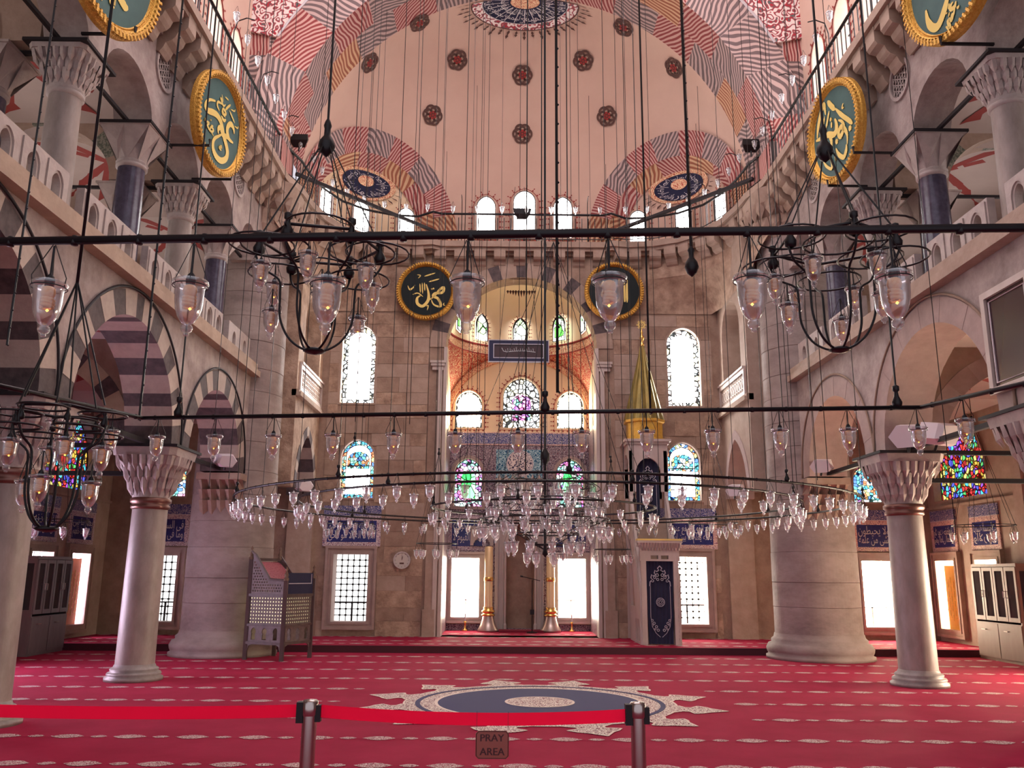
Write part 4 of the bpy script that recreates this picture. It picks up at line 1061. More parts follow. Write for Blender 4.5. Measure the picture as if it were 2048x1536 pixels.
def CF(off):
    # polar ornament wrapped on the dome just behind the rim
    th0 = .055
    c0 = V((0, ec.y+er.y*sin(th0), ec.z+er.z*cos(th0)))
    def f(a, b, c):
        # a across, b towards the viewer's down direction (deeper in the dome)
        yb = max(.015, th0-b/5.0); x = a; z = er.z*cos(yb); y = er.y*sin(yb)
        k = sqrt(max(0, 1-(x/er.x)**2)); p = V((x, ec.y+y*k, ec.z+z*k)); return tuple(p+EN(p)*(off+c))
    return f
def polar(f, r0, r1, mat, name, n=72, k=4, a0=0, a1=2*pi):
    m2 = MB(); vs = [f((r0+(r1-r0)*j/k)*cos(a0+(a1-a0)*i/n), (r0+(r1-r0)*j/k)*sin(a0+(a1-a0)*i/n), 0) for j in range(k+1) for i in range(n+1)]
    m2.add(vs, [(j*(n+1)+i, j*(n+1)+i+1, (j+1)*(n+1)+i+1, (j+1)*(n+1)+i) for j in range(k) for i in range(n)]); return m2.build(name, mat, o)
polar(CF(.02), .0, 1.03, MEDN, 'script_field', k=6); polar(CF(.03), .0, .35, BANDR, 'heart'); polar(CF(.03), 1.03, 1.28, FLORAL, 'red_ring')
polar(CF(.035), 1.02, 1.045, WHITET, 'white_line', k=1); polar(CF(.035), 1.27, 1.30, INK, 'dark_line', k=1)
ml = MB(); FF = CF(.028); WDS = ('الرحمن', 'الرحيم', 'بسم الله', 'نور', 'السموات', 'والارض', 'مثل نوره', 'كمشكاة', 'فيها', 'مصباح', 'المصباح', 'زجاجة')
for k, wd in enumerate(WDS):
    for r0, r1, o_ in ((.40, .68, 0), (.70, .99, .5)):
        a0 = 2*pi*(k+o_)/12
        pol = lambda a, b, c: FF(b*sin(a), b*cos(a), c)
        lettering(ml, pol, shape(WDS[(k+int(o_*6)) % 12]), a0-.24, a0+.24, r1, r0, 0)
for k in range(24):
    a = 2*pi*k/24; ml.strip(FF, [(r*sin(a), r*cos(a)) for r in (.40, .6, .8, 1.0)], .010, -.002, .001)
ml.build('script', WHITET, o)
m2 = MB(); F = CF(.03)
for k in range(44):
    t = 2*pi*k/44; c, q = cos(t), sin(t); L = .34 if k % 2 else .24
    P = lambda r, w: F(c*r-q*w, q*r+c*w, 0)
    m2.add([P(1.32, 0), P(1.40, .035), P(1.32+L*.55, .012), P(1.32+L*.7, .04), P(1.32+L, 0), P(1.32+L*.7, -.04), P(1.32+L*.55, -.012), P(1.40, -.035)], [(0, 1, 2, 3, 4, 5, 6, 7)])
m2.build('tassels', INK, o)['kind'] = 'stuff'
# great arch: painted soffit, painted face, floral spandrels
ga = root('trim_4', (0, 0, 0), 'great arch before the half dome painted like striped marble', 'arch', kind='structure')
Yf, Yb, zc = 16.1, 17.72, 9.75
NB = 15
for row, (y0, y1) in enumerate(((Yf, 16.9), (16.9, Yb))):
    for b in range(NB):
        def fn(u, v):
            t = pi*(b+(.5 if row else 0)+u-.0)/NB; t = min(max(t, 0), pi)
            return V((-5.1*cos(t), y0+(y1-y0)*v, zc+5.2*sin(t)))
        patch('painted_voussoir', fn, 8, 1, (WAVEG, WAVER)[(b+row) % 2] if (b+row*3) % 5 else WAVEO, ga, 1.1, .8, b*1.1+row)
for b in range(NB):
    def fn(u, v):
        t = pi*(b+u)/NB; r = 1+.17*v
        return V((-5.1*r*cos(t), Yf-.12*v, zc+5.2*r*sin(t)))
    patch('painted_voussoir', fn, 8, 1, (WAVER, WAVEG)[b % 2] if b % 4 else WAVEG, ga, 1.1, .9, b*.8+.4)
for s in (-1, 1):
    # pier block above the cornice facing the hall
    for k in range(5):
        z0, z1 = 9.75+.62*k, 9.75+.62*(k+1)
        for j, (xa, xb) in enumerate(((5.05, 5.45), (5.45, 5.85))):
            patch('painted_block', lambda u, v: V((s*(xa+(xb-xa)*u), Yf-.02-.01*j, z0+(z1-z0)*v)), 2, 2, ((WAVEG, WAVER)[(k+j) % 2]), ga, .5, .6, k*1.2+j*1.5)
        patch('painted_block', lambda u, v: V((s*5.04, Yf+(Yb-Yf)*u*.6, z0+(z1-z0)*v)), 2, 2, ((WAVER, WAVEG)[k % 2]), ga, 1.0, .6, k*.7)
    # spandrel beyond the ring
    O = [(s*5.1*1.17*cos(t), zc+5.2*1.17*sin(t)) for t in [pi/2*i/16 for i in range(0, 17)]]
    pts = [p for p in O if p[1] > 12.6]; P = [(s*5.85, 12.75)]+[p for p in pts if abs(p[0]) < 5.75]+[(0, 16.5), (s*5.85, 16.5)]
    MB().slab(lambda a, b, c: (a, Yf-.10-c, b), [P if s > 0 else list(reversed(P))], -.05, 0).build('floral_spandrel', FLORAL, ga)
    MB().tube([(p[0], Yf-.12, p[1]) for p in pts], .03, 5).build('spandrel_border', WHITET, ga)
MB().box(-5.9, 5.9, 16.1, 17.8, 14.99, 16.2).build('arch_core', PLASTER, ga)
# side lunettes with their tall grilled windows
for s, sd in ((-1, 'left'), (1, 'right')):
    w = root('wall_left' if s < 0 else 'wall_right', (0, 0, 0), f'{sd} lunette wall above the cornice with tall grilled windows', 'wall', kind='structure')
    fr = SF(s, 5.85)
    cs = (8.0, 9.2, 10.4, 11.6, 12.8, 14.05, 15.25)
    MB().slab(fr, [rect(3, 16.1, 9.7, 16.2)]+[archwin(.31, 1.7, 2.05, c, 10.15, 12) for c in cs], -.5, 0).build('wall_body', PLASTER, w)
    for i, c in enumerate(cs):
        ww = wroot(f'tall grilled window of the {sd} lunette, number {7-i} from the great arch')
        MB().slab(fr, [archwin(.31, 1.7, 2.05, c, 10.15, 12)], -.30, -.28).build('pane', DAYS, ww)
        m3 = MB()
        for j in range(1, 8): m3.fbox(fr, c-.31, c+.31, 10.15+j*.25-.008, 10.15+j*.25+.008, -.28, -.25)
        for u in (-.1, .1): m3.fbox(fr, c+u-.008, c+u+.008, 10.15, 12.1, -.28, -.25)
        m3.build('glazing_bars', IRONB, ww)
        fr2 = (lambda c: (lambda a, b, n: fr(c+a, b, n)))(c)
        cresting(fr2, .33, 1.7, 2.1, 10.15, 34, ww, .06, 1.3)
ce = tag(MB().box(-6.4, 6.4, -2, 16.3, 16.2, 16.4).build('ceiling', PLASTER), 'high plain ceiling standing for the crown of the dome', 'ceiling', kind='structure')

# ================================================================== APSE
ap = root('wall_apse', (0, 0, 0), 'tiled apse wall holding the mihrab, two low windows and stained glass', 'wall', kind='structure')
AF = FR((0, 22.7, 0), (1, 0, 0))
holes = []
for s in (-1, 1):
    holes += [rect(s*1.385-.37, s*1.385+.37, .46, 1.97), archwin(.37, .88, 1.28, s*1.36, 3.30), archwin(.36, .62, 1.02, s*1.38, 5.42)]
holes += [archwin(.50, .85, 1.40, .05, 5.42, 16), archwin(.37, 2.0, 2.76, .04, .13, 14)]
MB().slab(AF, [rect(-2.3, 2.3, 0, 7.6)]+holes, -.5, 0).build('wall_body', CREAM, ap)
for s in (-1, 1):
    fr = FR((s*1.9, 0, 0), (0, -1 if s > 0 else 1, 0))
    MB().box(*sorted((s*1.88, s*2.3)), 20.9, 22.75, 0, 7.0).build('apse_return', CREAM, ap)
    MB().box(*sorted((s*1.86, s*1.885)), 20.9, 22.7, .14, 5.24).build('return_tiling', TILEA, ap)
# tile revetment in pieces around the windows
m2 = MB().slab(AF, [rect(-1.88, 1.88, .14, 5.24)]+[rect(s*1.385-.48, s*1.385+.48, .30, 2.12) for s in (-1, 1)]+[archwin(.46, .95, 1.44, s*1.36, 3.22) for s in (-1, 1)]+[rect(-.62, .62, .2, 4.8)], 0, .02)
m2.build('tile_revetment', TILEA, ap)
MB().fbox(AF, -1.88, 1.88, 4.98, 5.26, 0, .035).build('frieze_tile', TILEF, ap)
MB().fbox(AF, -1.88, 1.88, 4.94, 4.97, 0, .04).fbox(AF, -1.88, 1.88, 5.26, 5.29, 0, .04).build('edge_strip', TILER, ap)
MB().fbox(AF, -.62, .62, 4.05, 4.82, 0, .045).build('turquoise_panel', TURQ, ap)
m2 = MB(); m2.disc(AF, (0.02, 4.44), .34, .045, .052, 36); m2.build('round_tile', BLUEB, ap)
MB().ring(AF, (.02, 4.44), .33, .365, .045, .06, 36).build('round_tile_rim', WHITET, ap)
for s in (-1, 1):
    MB().slab(AF, [archwin(.46, .95, 1.44, s*1.36, 3.22), archwin(.37, .88, 1.28, s*1.36, 3.30)], 0, .05).build('window_reveal', ARR, ap)
for s, sd in ((-1, 'left'), (1, 'right')):
    rect_window(AF, s*1.385, .37, .46, 1.97, f'dazzling low window {sd} of the mihrab', glass=DAYW, grid=(1, 1), frame=MARBLE, surround=.12)
    arch_window(AF, s*1.36, .37, 3.30, .88, 1.28, f'violet and green stained glass window {sd} of the mihrab', inner=STG, border=STG, bw=.09, mid=STGR, bars=False)
    arch_window(AF, s*1.38, .36, 5.42, .62, 1.02, f'bright arched window in the upper apse, {sd} side', inner=DAYA, border=STW, bw=.05, bars=False)
    fr = FR((s*1.38, 22.7, 0), (1, 0, 0)); cresting(fr, .38, .62, 1.05, 5.42, 30, bpy.data.objects[f'window_{WN[0]}'], .06, .9)
    tile_panel(AF, s*1.36, .50, 2.16, 3.06, ('سنة ولا نوم له', 'تاخذه لا')[s > 0], ('الحى القيوم لا', 'ما فى السموات')[s > 0], f'calligraphy tile panel above the low window {sd} of the mihrab', frieze=False)
wmid = arch_window(AF, .05, .50, 5.42, .85, 1.40, 'large patterned stained glass window in the middle of the upper apse', inner=STW, border=STW, bw=.10, mid=STG, bars=False)
cresting(FR((.05, 22.7, 0), (1, 0, 0)), .52, .85, 1.43, 5.42, 38, wmid, .06, .9)
# lunette arch band, arabesque pendentives, ring and small half dome
def arcpts(R, h, z0, k=30): return [(-R*cos(pi*i/k), z0+h*sin(pi*i/k)) for i in range(k+1)]
a_in, a_out = arcpts(1.88, 1.65, 5.65), arcpts(2.02, 1.80, 5.65)
MB().slab(AF, [[p for p in a_out]+list(reversed(a_in))], .0, .06).build('red_arch_band', BANDR, ap)
top = arcpts(2.02, 1.80, 5.65)
pen = MB()
for s in (-1, 1):
    N_ = 10
    for i in range(N_):
        for j in range(4):
            def P(i, j):
                x = s*(1.9-1.5*i/N_); zl = 5.65+1.80*sqrt(max(0, 1-(x/2.02)**2)); zu = 7.42; f = j/4; z = zl+(zu-zl)*f
                y = 22.68-((22.68-(20.85+1.75*sqrt(max(0, 1-(x/1.9)**2))))*f); return (x, y, z)
            pen.add([P(i, j), P(i+1, j), P(i+1, j+1), P(i, j+1)], [(0, 1, 2, 3)])
pen.build('arabesque_pendentive', FLORAL2, ap)
def hr_(r, z, ry=None): return [(-r*cos(pi*i/36), 20.85+(ry or 1.75)*sin(pi*i/36), z) for i in range(37)]
rb = MB()
for (r, z0, z1, ry) in ((1.86, 7.36, 7.62, 1.73),):
    A_, B_ = hr_(r, z0, ry), hr_(r, z1, ry); rb.add(A_+B_, [(i, i+1, 37+i+1, 37+i) for i in range(36)])
rb.build('red_ring_band', BANDR, ap)
rb = MB(); rb.tube([(x, y, z) for x, y, z in hr_(1.84, 7.62, 1.71)], .025, 5); rb.tube(hr_(1.84, 7.36, 1.71), .02, 5); rb.build('ring_moulding', REDP, ap)
m2 = MB(); vs = []
for j in range(17):
    b = pi/2*j/16; rr = cos(b)**.5 if j < 16 else 0; zz = 7.5+1.5*sin(b)
    vs += [(-1.88*rr*cos(pi*i/36), 20.85+1.76*rr*sin(pi*i/36), zz) for i in range(37)]
m2.add(vs, [(j*37+i, j*37+i+1, (j+1)*37+i+1, (j+1)*37+i) for j in range(16) for i in range(36)])
m2.build('apse_half_dome', CREAM, ap, True)
MB().box(-2.4, 2.4, 20.9, 23.2, 9.05, 9.2).build('apse_roof', STONE3, ap)
for k, th in enumerate((.06, .28, .5, .72, .94)):
    c, q = -cos(pi*th), sin(pi*th); p0 = V((1.66*c, 20.85+1.54*q, 7.68)); tg = V((q, -c*.95, 0)).normalized(); tg = V((q*1.80, -c*1.68, 0)).normalized()
    tg = V((sin(pi*th)*1.8, cos(pi*th)*1.68, 0)).normalized()
    fr = FR(tuple(p0), tuple(tg)); fr = (lambda p0, tg: (lambda u, v, w: tuple(p0+tg*u+V((0, 0, 1))*v+tg.cross(V((0, 0, 1)))*w)))(p0, tg)
    w = arch_window(fr, 0, .19, 0, .42, .72, f'small green tinted window of the apse half dome, {("far left", "left", "middle", "right", "far right")[k]}', inner=STAP, border=DAYS, bw=.03, depth=-.03, bars=False)
    cresting(fr, .20, .42, .74, 0, 22, w, .04, .75)
# painted crest high in the apse
m2 = MB(); FC = FR((0, 21.0, 8.72), (1, 0, 0))
for k in range(11):
    x = -.35+.07*k; m2.add([FC(x-.035, 0, 0), FC(x, .03, 0), FC(x+.035, 0, 0), FC(x, -.07-.02*(5-abs(k-5)), 0)], [(0, 1, 2, 3)])
m2.build('painted_crest', INK, ap)
# ---- mihrab
mh = root('mihrab', (0, 22.66, .14), 'tall marble mihrab niche in the middle of the apse with shadowed recess', 'mihrab')
m2 = MB()
m2.slab(FR((0, 0, 0), (1, 0, 0)), [rect(-.62, .62, 0, 3.80), archwin(.36, 2.0, 2.75, .04, 0, 14)], 0, .12)
m2.build('marble_surround', MARBLE, mh)
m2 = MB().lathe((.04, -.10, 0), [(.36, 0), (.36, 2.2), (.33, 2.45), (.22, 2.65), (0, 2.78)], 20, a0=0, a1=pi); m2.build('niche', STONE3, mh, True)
m2 = MB()
for s in (-1, 1):
    for q, (o_, w) in enumerate(((.45, .03), (.53, .02), (.59, .025))): m2.fbox(FR((0, 0, 0), (1, 0, 0)), .04+s*o_-w/2, .04+s*o_+w/2, 0, 3.5, .12, .15+.02*q)
    m2.lathe((.04+s*.39, -.16, 0), [(.05, 0), (.05, .15), (.03, .2), (.03, 1.9), (.05, 2.0), (.05, 2.15)], 12)
m2.build('engaged_moulding', MARBLE, mh)
m2 = MB(); 
for i in range(7): m2.slab(FR((0, 0, 0), (1, 0, 0)), [[(-.62+.177*i, 3.80), (-.62+.177*(i+1), 3.80), (-.62+.177*(i+.5), 4.02)]], 0, .12)
m2.build('crest', MARBLE, mh)
MB().fbox(FR((0, 0, 0), (1, 0, 0)), -.50, .58, 2.9, 3.4, .12, .14).build('script_tablet', BLUEB, mh)
for s, sd in ((-1, 'left'), (1, 'right')):
    # gilded giant candle on bell-shaped foot
    t = root('giant_candle', (.02+s*.79, 22.25, .14), f'tall gilded candle on a brass bell foot standing {sd} of the mihrab', 'candle holder', 'giant candles')
    MB().lathe((0, 0, 0), [(0, 0), (.27, 0), (.265, .05), (.20, .16), (.15, .30), (.135, .38)], 28).build('bell_foot', SILVER, t, True)
    MB().lathe((0, 0, 0), [(.10, .37), (.17, .39), (.17, .42), (.11, .44), (.16, .47), (.17, .51), (.12, .54), (.125, .60)], 24).build('brass_cup', BRASS, t, True)
    MB().lathe((0, 0, 0), [(.105, .55), (.105, 2.08), (.09, 2.10), (0, 2.12)], 24).build('candle', CANDLE, t, True)
    MB().lathe((0, 0, 0), [(.107, 1.24), (.118, 1.25), (.118, 1.33), (.107, 1.34)], 24).build('brass_band', BRASS, t, True)
    # small candlestick on the window side and door hood
    t = root('candlestick', (s*1.36, 22.45, .14), f'small brass candlestick before the low window {sd} of the mihrab', 'candlestick')
    MB().lathe((0, 0, 0), [(0, 0), (.08, 0), (.07, .03), (.02, .06), (.025, .12), (.018, .18), (.04, .22), (.02, .24)], 14).build('stem', BRASS, t, True)
    MB().lathe((0, 0, 0), [(.015, .23), (.015, .42), (0, .43)], 10).build('candle', WHITEP, t)
    t = root('marble_hood', (0, 0, 0), f'white marble arched hood over the inner corner {sd} of the mihrab', 'hood')
    MB().slab(AF, [rect(s*.97-.30, s*.97+.30, 2.28, 2.75), arch(.22, .22, 12, s*.97, 2.28)+[]], .03, .10).build('hood_face', MARBLE, t)
    MB().slab(AF, [rect(s*.97-.34, s*.97+.34, 2.73, 2.78)], .0, .14).build('hood_cap', MARBLE, t)
t = root('microphone_stand', (.33, 21.9, .14), 'thin black microphone stand in front of the mihrab niche', 'microphone stand')
MB().tube([(0, 0, 0), (0, 0, 1.28)], .012, 6).build('pole', IRON, t); MB().tube([(-.24, 0, 1.36), (.20, 0, 1.26)], .010, 6).build('boom', IRON, t)
MB().lathe((0, 0, 0), [(0, 0), (.14, 0), (.14, .02), (.02, .04)], 16).build('foot', IRON, t); MB().tube([(-.30, 0, 1.375), (-.23, 0, 1.36)], .02, 8).build('microphone', IRON, t)
MB().box(-.05, .05, -.04, .04, .44, .56).build('clamp_box', IRON, t)
t = tag(MB().box(-.50, .62, 21.95, 22.45, .14, .19).build('prayer_rug', principled('dark_red_rug', (.20, .01, .03), .95)), 'small dark red prayer rug before the mihrab', 'rug')

# ================================================================== CALLIGRAPHY DISCS
def disc_board(name_label, o, u, v, R, field, strokes, group='calligraphy discs', text=None, thin=None, mat=GOLDP):
    fr = FR3(o, u, v); t = root('calligraphy_disc', (0, 0, 0), name_label, 'calligraphy disc', group)
    MB().disc(fr, (0, 0), R*.97, -.05, 0, 56).build('backing', WOOD, t)
    MB().disc(fr, (0, 0), R*.87, 0, .012, 56).build('field', field, t)
    m2 = MB(); K = 72
    prof = ((.84, .012), (.855, .035), (.87, .02), (.885, .05), (.93, .085), (.975, .06), (1.0, .0), (1.0, -.06))
    for i in range(K):
        a, b = 2*pi*i/K, 2*pi*(i+1)/K
        m2.add([fr(R*r*cos(q), R*r*sin(q), n) for q in (a, b) for r, n in prof], [(j, j+1, len(prof)+j+1, len(prof)+j) for j in range(len(prof)-1)])
    for i in range(K):
        a = 2*pi*i/K; m2.strip(fr, [(R*.90*cos(a), R*.90*sin(a)), (R*.99*cos(a+.03), R*.99*sin(a+.03))], R*.017, .03, .088)
    m2.build('gilded_rim', GOLD, t)
    m3 = MB(); q = 0
    for wmax, pts in strokes:
        P = []
        for i in range(len(pts)-1):                                  # smooth the traced stroke
            p0, p1, p2, p3 = pts[max(i-1, 0)], pts[i], pts[i+1], pts[min(i+2, len(pts)-1)]
            for k in range(4):
                f = k/4; P.append(tuple(.5*((2*p1[c])+(-p0[c]+p2[c])*f+(2*p0[c]-5*p1[c]+4*p2[c]-p3[c])*f*f+(-p0[c]+3*p1[c]-3*p2[c]+p3[c])*f**3) for c in (0, 1)))
        P.append(pts[-1]); n = len(P)
        w = [wmax*(.30+.70*min(1, 4*min(i, n-1-i)/max(1, n-1)))*(1 if wmax > .03 else 1.2) for i in range(n)]
        m3.strip(fr, [(x*R*.86, y*R*.86) for x, y in P], [x*R for x in w], .012, .022+.0005*q); q += 1
    if text:
        for body, u0, u1, v0, v1 in text: lettering(m3, fr, body, u0*R, u1*R, v0*R, v1*R, .026)
    m3.build('lettering', mat, t)
    return t
def conv(L, cx, cy, hx, hy): return [(w, [((x-cx)/hx, -(y-cy)/hy) for x, y in P]) for w, P in L]
SL = conv([(.062, [(250, 560), (190, 620), (155, 700), (150, 770), (185, 785), (240, 740), (290, 715), (340, 735), (370, 790), (400, 870), (450, 960), (480, 1050), (470, 1150), (420, 1235), (360, 1250), (310, 1200), (295, 1110), (310, 1030), (345, 960), (375, 900)]),
    (.05, [(340, 930), (330, 870), (355, 820), (390, 880), (440, 850), (530, 835)]), (.055, [(525, 700), (510, 640), (470, 620), (440, 680), (435, 750), (450, 810), (480, 845), (530, 835)]),
    (.022, [(430, 370), (400, 450), (375, 530)]), (.02, [(310, 380), (330, 450), (300, 440), (345, 500), (370, 450)]), (.022, [(330, 500), (280, 530), (275, 590), (310, 625)]), (.022, [(340, 560), (370, 600), (390, 560), (350, 540), (345, 610), (390, 620)]), (.026, [(340, 660), (375, 685), (400, 640)]),
    (.018, [(425, 470), (510, 550)]), (.012, [(490, 360), (485, 400), (440, 430)]), (.012, [(560, 535), (555, 575), (515, 590)]), (.012, [(350, 360), (395, 350)]),
    (.020, [(180, 880), (165, 950), (215, 930), (200, 985), (250, 1010), (275, 960), (245, 950), (240, 1000), (285, 1030)]), (.012, [(225, 865), (235, 870)]), (.012, [(240, 930), (265, 915)]),
    (.018, [(395, 1040), (380, 1060), (400, 1065), (370, 1090), (385, 1110), (400, 1105)])], 347, 780, 268, 610)
SR = conv([(.055, [(330, 440), (330, 330), (320, 280), (260, 380), (210, 520), (185, 630)]), (.062, [(165, 650), (240, 690), (330, 740), (390, 810), (430, 790), (440, 700), (430, 620)]), (.045, [(330, 760), (355, 860), (330, 1000)]),
    (.058, [(375, 290), (410, 400), (450, 510)]), (.048, [(455, 500), (520, 680), (590, 840), (620, 920)]), (.05, [(470, 690), (510, 760), (520, 850), (470, 930), (450, 860), (490, 810), (530, 900), (545, 1000), (530, 1110)]),
    (.048, [(395, 1020), (420, 1140), (470, 1230), (510, 1170), (520, 1100)]), (.05, [(400, 942), (432, 940)]), (.05, [(570, 945), (604, 948)]), (.022, [(320, 450), (262, 605)]), (.026, [(382, 445), (315, 630)]),
    (.03, [(375, 565), (395, 590)]), (.02, [(235, 580), (232, 615)]), (.022, [(390, 620), (382, 700)]), (.018, [(555, 545), (535, 590), (555, 605)]), (.02, [(180, 760), (230, 800), (250, 770), (260, 860), (290, 840)]),
    (.026, [(225, 1010), (250, 1120), (310, 1230), (325, 1150), (300, 1020)]), (.02, [(380, 1100), (375, 1190)])], 405, 785, 285, 605)
def px(L, k, ox, oy): return [(w, [(x/k+ox, y/k+oy) for x, y in P]) for w, P in L]
STL = conv(px([(.065, [(350, -400), (480, -150), (560, 0), (750, 105), (900, 150), (1040, 110), (1085, 0), (1060, -250)]), (.06, [(1180, -300), (1200, 0), (1300, 85), (1400, 120), (1470, 75)]), (.028, [(590, 310), (930, 545)]),
    (.026, [(1190, 240), (1160, 220), (1150, 290), (1190, 300), (1095, 330), (1110, 400), (1190, 415)]), (.05, [(600, -1300), (560, -700)]), (.05, [(900, -1350), (950, -600)])], 11.38, 150, 0), 240, -65, 82, 135)
STR_ = conv(px([(.06, [(430, -300), (430, 0), (490, 250), (600, 385), (730, 310), (920, 0), (960, -300)]), (.06, [(1180, -300), (1210, 0), (1300, 130), (1430, 180), (1550, 120), (1650, 0), (1680, -250)]),
    (.026, [(1035, 195), (970, 240), (975, 330), (1060, 340), (1100, 250)]), (.028, [(1060, 370), (1010, 480), (975, 500), (940, 570), (870, 520), (880, 720), (840, 690), (800, 600)]), (.025, [(900, 385), (920, 410)]), (.012, [(960, 140), (920, 265)]), (.014, [(865, 290), (868, 325)]), (.014, [(1100, 410), (1120, 460), (1150, 420)]),
    (.05, [(600, -1300), (640, -600)]), (.05, [(1000, -1350), (980, -600)])], 11.38, 1790, 0), 1880, -65, 82, 135)
SQ = conv([(.05, [(1320, 945), (1345, 1040), (1340, 1110), (1290, 1165), (1240, 1140), (1235, 1085), (1265, 1060)]), (.045, [(1340, 1110), (1400, 1065), (1450, 1000), (1490, 975), (1480, 1025), (1410, 1035), (1390, 1065), (1440, 1090), (1465, 1165), (1400, 1150), (1370, 1095)]),
    (.018, [(1300, 865), (1405, 830)]), (.018, [(1345, 920), (1445, 890)]), (.02, [(1370, 985), (1378, 1000)]), (.02, [(1388, 980), (1396, 995)]), (.016, [(1140, 960), (1165, 1005), (1210, 955)]), (.016, [(1150, 1000), (1200, 980)]), (.016, [(1190, 1050), (1240, 1035), (1290, 1070)]),
    (.016, [(1258, 940), (1265, 1030)]), (.016, [(1280, 932), (1287, 1040)]), (.016, [(1302, 930), (1308, 1010)]), (.014, [(1230, 850), (1262, 858), (1240, 885)]), (.016, [(1325, 1165), (1345, 1160), (1335, 1205)]), (.012, [(1500, 1130), (1490, 1150), (1510, 1155)])], 1320, 1010, 250, 250)
disc_board('green and gold calligraphy disc leaning from the left wall under the cornice', (-4.93, 12.25, 8.47), (.12, 1, 0), (.06, 0, 1), .82, DGREEN, SL)
disc_board('green and gold calligraphy disc leaning from the right wall under the cornice', (4.93, 12.5, 8.60), (.10, -1, 0), (-.06, 0, 1), .84, DGREEN, SR)
disc_board('green calligraphy disc cut by the top left picture edge', (-4.93, 8.55, 8.55), (.10, 1, 0), (.06, 0, 1), .95, DGREEN, STL)
disc_board('green calligraphy disc cut by the top right picture edge', (4.93, 8.9, 8.76), (.10, -1, 0), (-.06, 0, 1), .88, DGREEN, STR_)
disc_board('black calligraphy disc with copper rim on the far wall left of the apse arch', (-2.38, 20.16, 8.42), (1, 0, 0), (0, -.06, 1), .74, DBLACK, SQ)
disc_board('black calligraphy disc with copper rim on the far wall right of the apse arch', (2.30, 20.16, 8.46), (1, 0, 0), (0, -.06, 1), .74, DBLACK,
           [(.04, [(.52, .45), (.50, 0), (.50, -.45)]), (.02, [(-.62, .38), (-.55, .2), (-.42, .38), (-.4, .15), (-.2, .2)])], text=[(shape('الله'), -.45, .38, -.38, .42)])
for s, sd in ((-1, 'left'), (1, 'right')):
    for y, z in ((11.75, 7.84), (12.8, 7.80), (8.2, 7.88), (9.1, 7.88)):
        o = MB().tube([(s*5.5, y, z), (s*4.86, y, z), (s*4.86, y, z+.10)], .022, 4).build('disc_bracket', IRON)
        tag(o, f'black iron bracket on the {sd} wall holding the {"far" if y > 10 else "near"} green disc at its {"far" if y in (12.8, 9.1) else "near"} side', 'bracket', 'disc brackets')

# ================================================================== FURNITURE
# ---- preacher's chair of carved wood
F_, L_, R_ = V((-4.37, 16.06, 0)), V((-5.12, 16.36, 0)), V((-4.03, 16.80, 0)); B_ = L_+R_-F_
t = root('preaching_chair', (0, 0, 0), 'carved dark wooden preaching chair with lattice panels beside the left pier', 'pulpit chair')
for p, h, lb in ((F_, 1.62, 'front'), (L_, 2.0, 'left'), (R_, 1.66, 'right'), (B_, 2.0, 'back')):
    m2 = MB(); m2.box(p.x-.035, p.x+.035, p.y-.035, p.y+.035, 0, h-.20); m2.build('corner_post', WOOD, t)
    m2 = MB().lathe((p.x, p.y, h-.20), [(.05, 0), (.05, .04), (.03, .06), (.045, .10), (.02, .15), (.012, .17), (.028, .20), (.012, .235), (0, .26)], 12); m2.build('finial', principled('dark_bronze_finial', (.16, .10, .07), .4, .6), t, True)
def side_panel(A, Bp, upper, nm):
    u = (Bp-A).normalized(); w = (Bp-A).length; fr = FR(tuple(A), tuple(u)); i = .04
    for z0, z1 in ((.28, .33), (.60, .64), (1.13, 1.18)): MB().fbox(fr, 0, w, z0, z1, -.03, .03).build('rail', WOOD, t)
    n = 3; cw = (w-2*i)/n
    for k in range(n):
        c = i+cw*(k+.5); hole = [(c+x, z) for x, z in ((-.045, .36), (.045, .36), (.045, .44), (.035, .46), (.055, .49), (.05, .53), (.025, .56), (0, .575), (-.025, .56), (-.05, .53), (-.055, .49), (-.035, .46), (-.045, .44))]
        MB().slab(fr, [rect(i+cw*k, i+cw*(k+1), .33, .60), hole], -.012, .012).build('keyhole_panel', LATT, t)
    # star lattice of the middle: turned pieces before a glowing sheet that imitates backlight
    m2 = MB(); nx = max(5, round((w-2*i)/.062)); nz = 8; dx = (w-2*i)/nx; dz = .49/nz
    for a in range(nx):
        for b in range(nz):
            cx, cz = i+dx*(a+.5), .64+dz*(b+.5); r = dx*.30
            m2.slab(fr, [rect(cx-dx/2, cx+dx/2, cz-dz/2, cz+dz/2), [(cx+r*(1 if k % 2 else .62)*cos(pi*k/6), cz+r*(1 if k % 2 else .62)*sin(pi*k/6)) for k in range(12)]], -.008, .008)
    m2.build('star_lattice', LATT, t)['kind'] = 'stuff'
    MB().fbox(fr, i, w-i, .64, 1.13, -.030, -.026).build('glow_backing', LATTGLOW, t)
    if upper:
        out = [(i, 1.18), (w-i, 1.18), (w-i, 1.40), (w*.55, 1.42), (.10, 1.86), (i, 1.92)]
        hs = []
        for a in range(12):
            for b in range(12):
                cx, cz = i+.05+a*.055+(b % 2)*.0275, 1.23+b*.052
                lim = 1.36 if cx > w*.55 else 1.42+(w*.55-cx)/(w*.55-.10)*.44-.07
                if cx < w-i-.03 and cz < lim: hs.append([(cx+.017*cos(pi*k/3), cz+.017*sin(pi*k/3)) for k in range(6)])
        MB().slab(fr, [out]+hs, -.01, .01).build('fretwork_side', LATT, t)
        m2 = MB(); m2.tube([fr(x, z, 0) for x, z in ((w, 1.42), (w*.55, 1.44), (.10, 1.88), (0, 1.95))], .028, 6); m2.build('sloping_handrail', WOOD, t)
side_panel(L_, F_, True, 'left'); side_panel(F_, R_, False, 'right')
fr = FR(tuple(F_), tuple(R_-F_)); w = (R_-F_).length
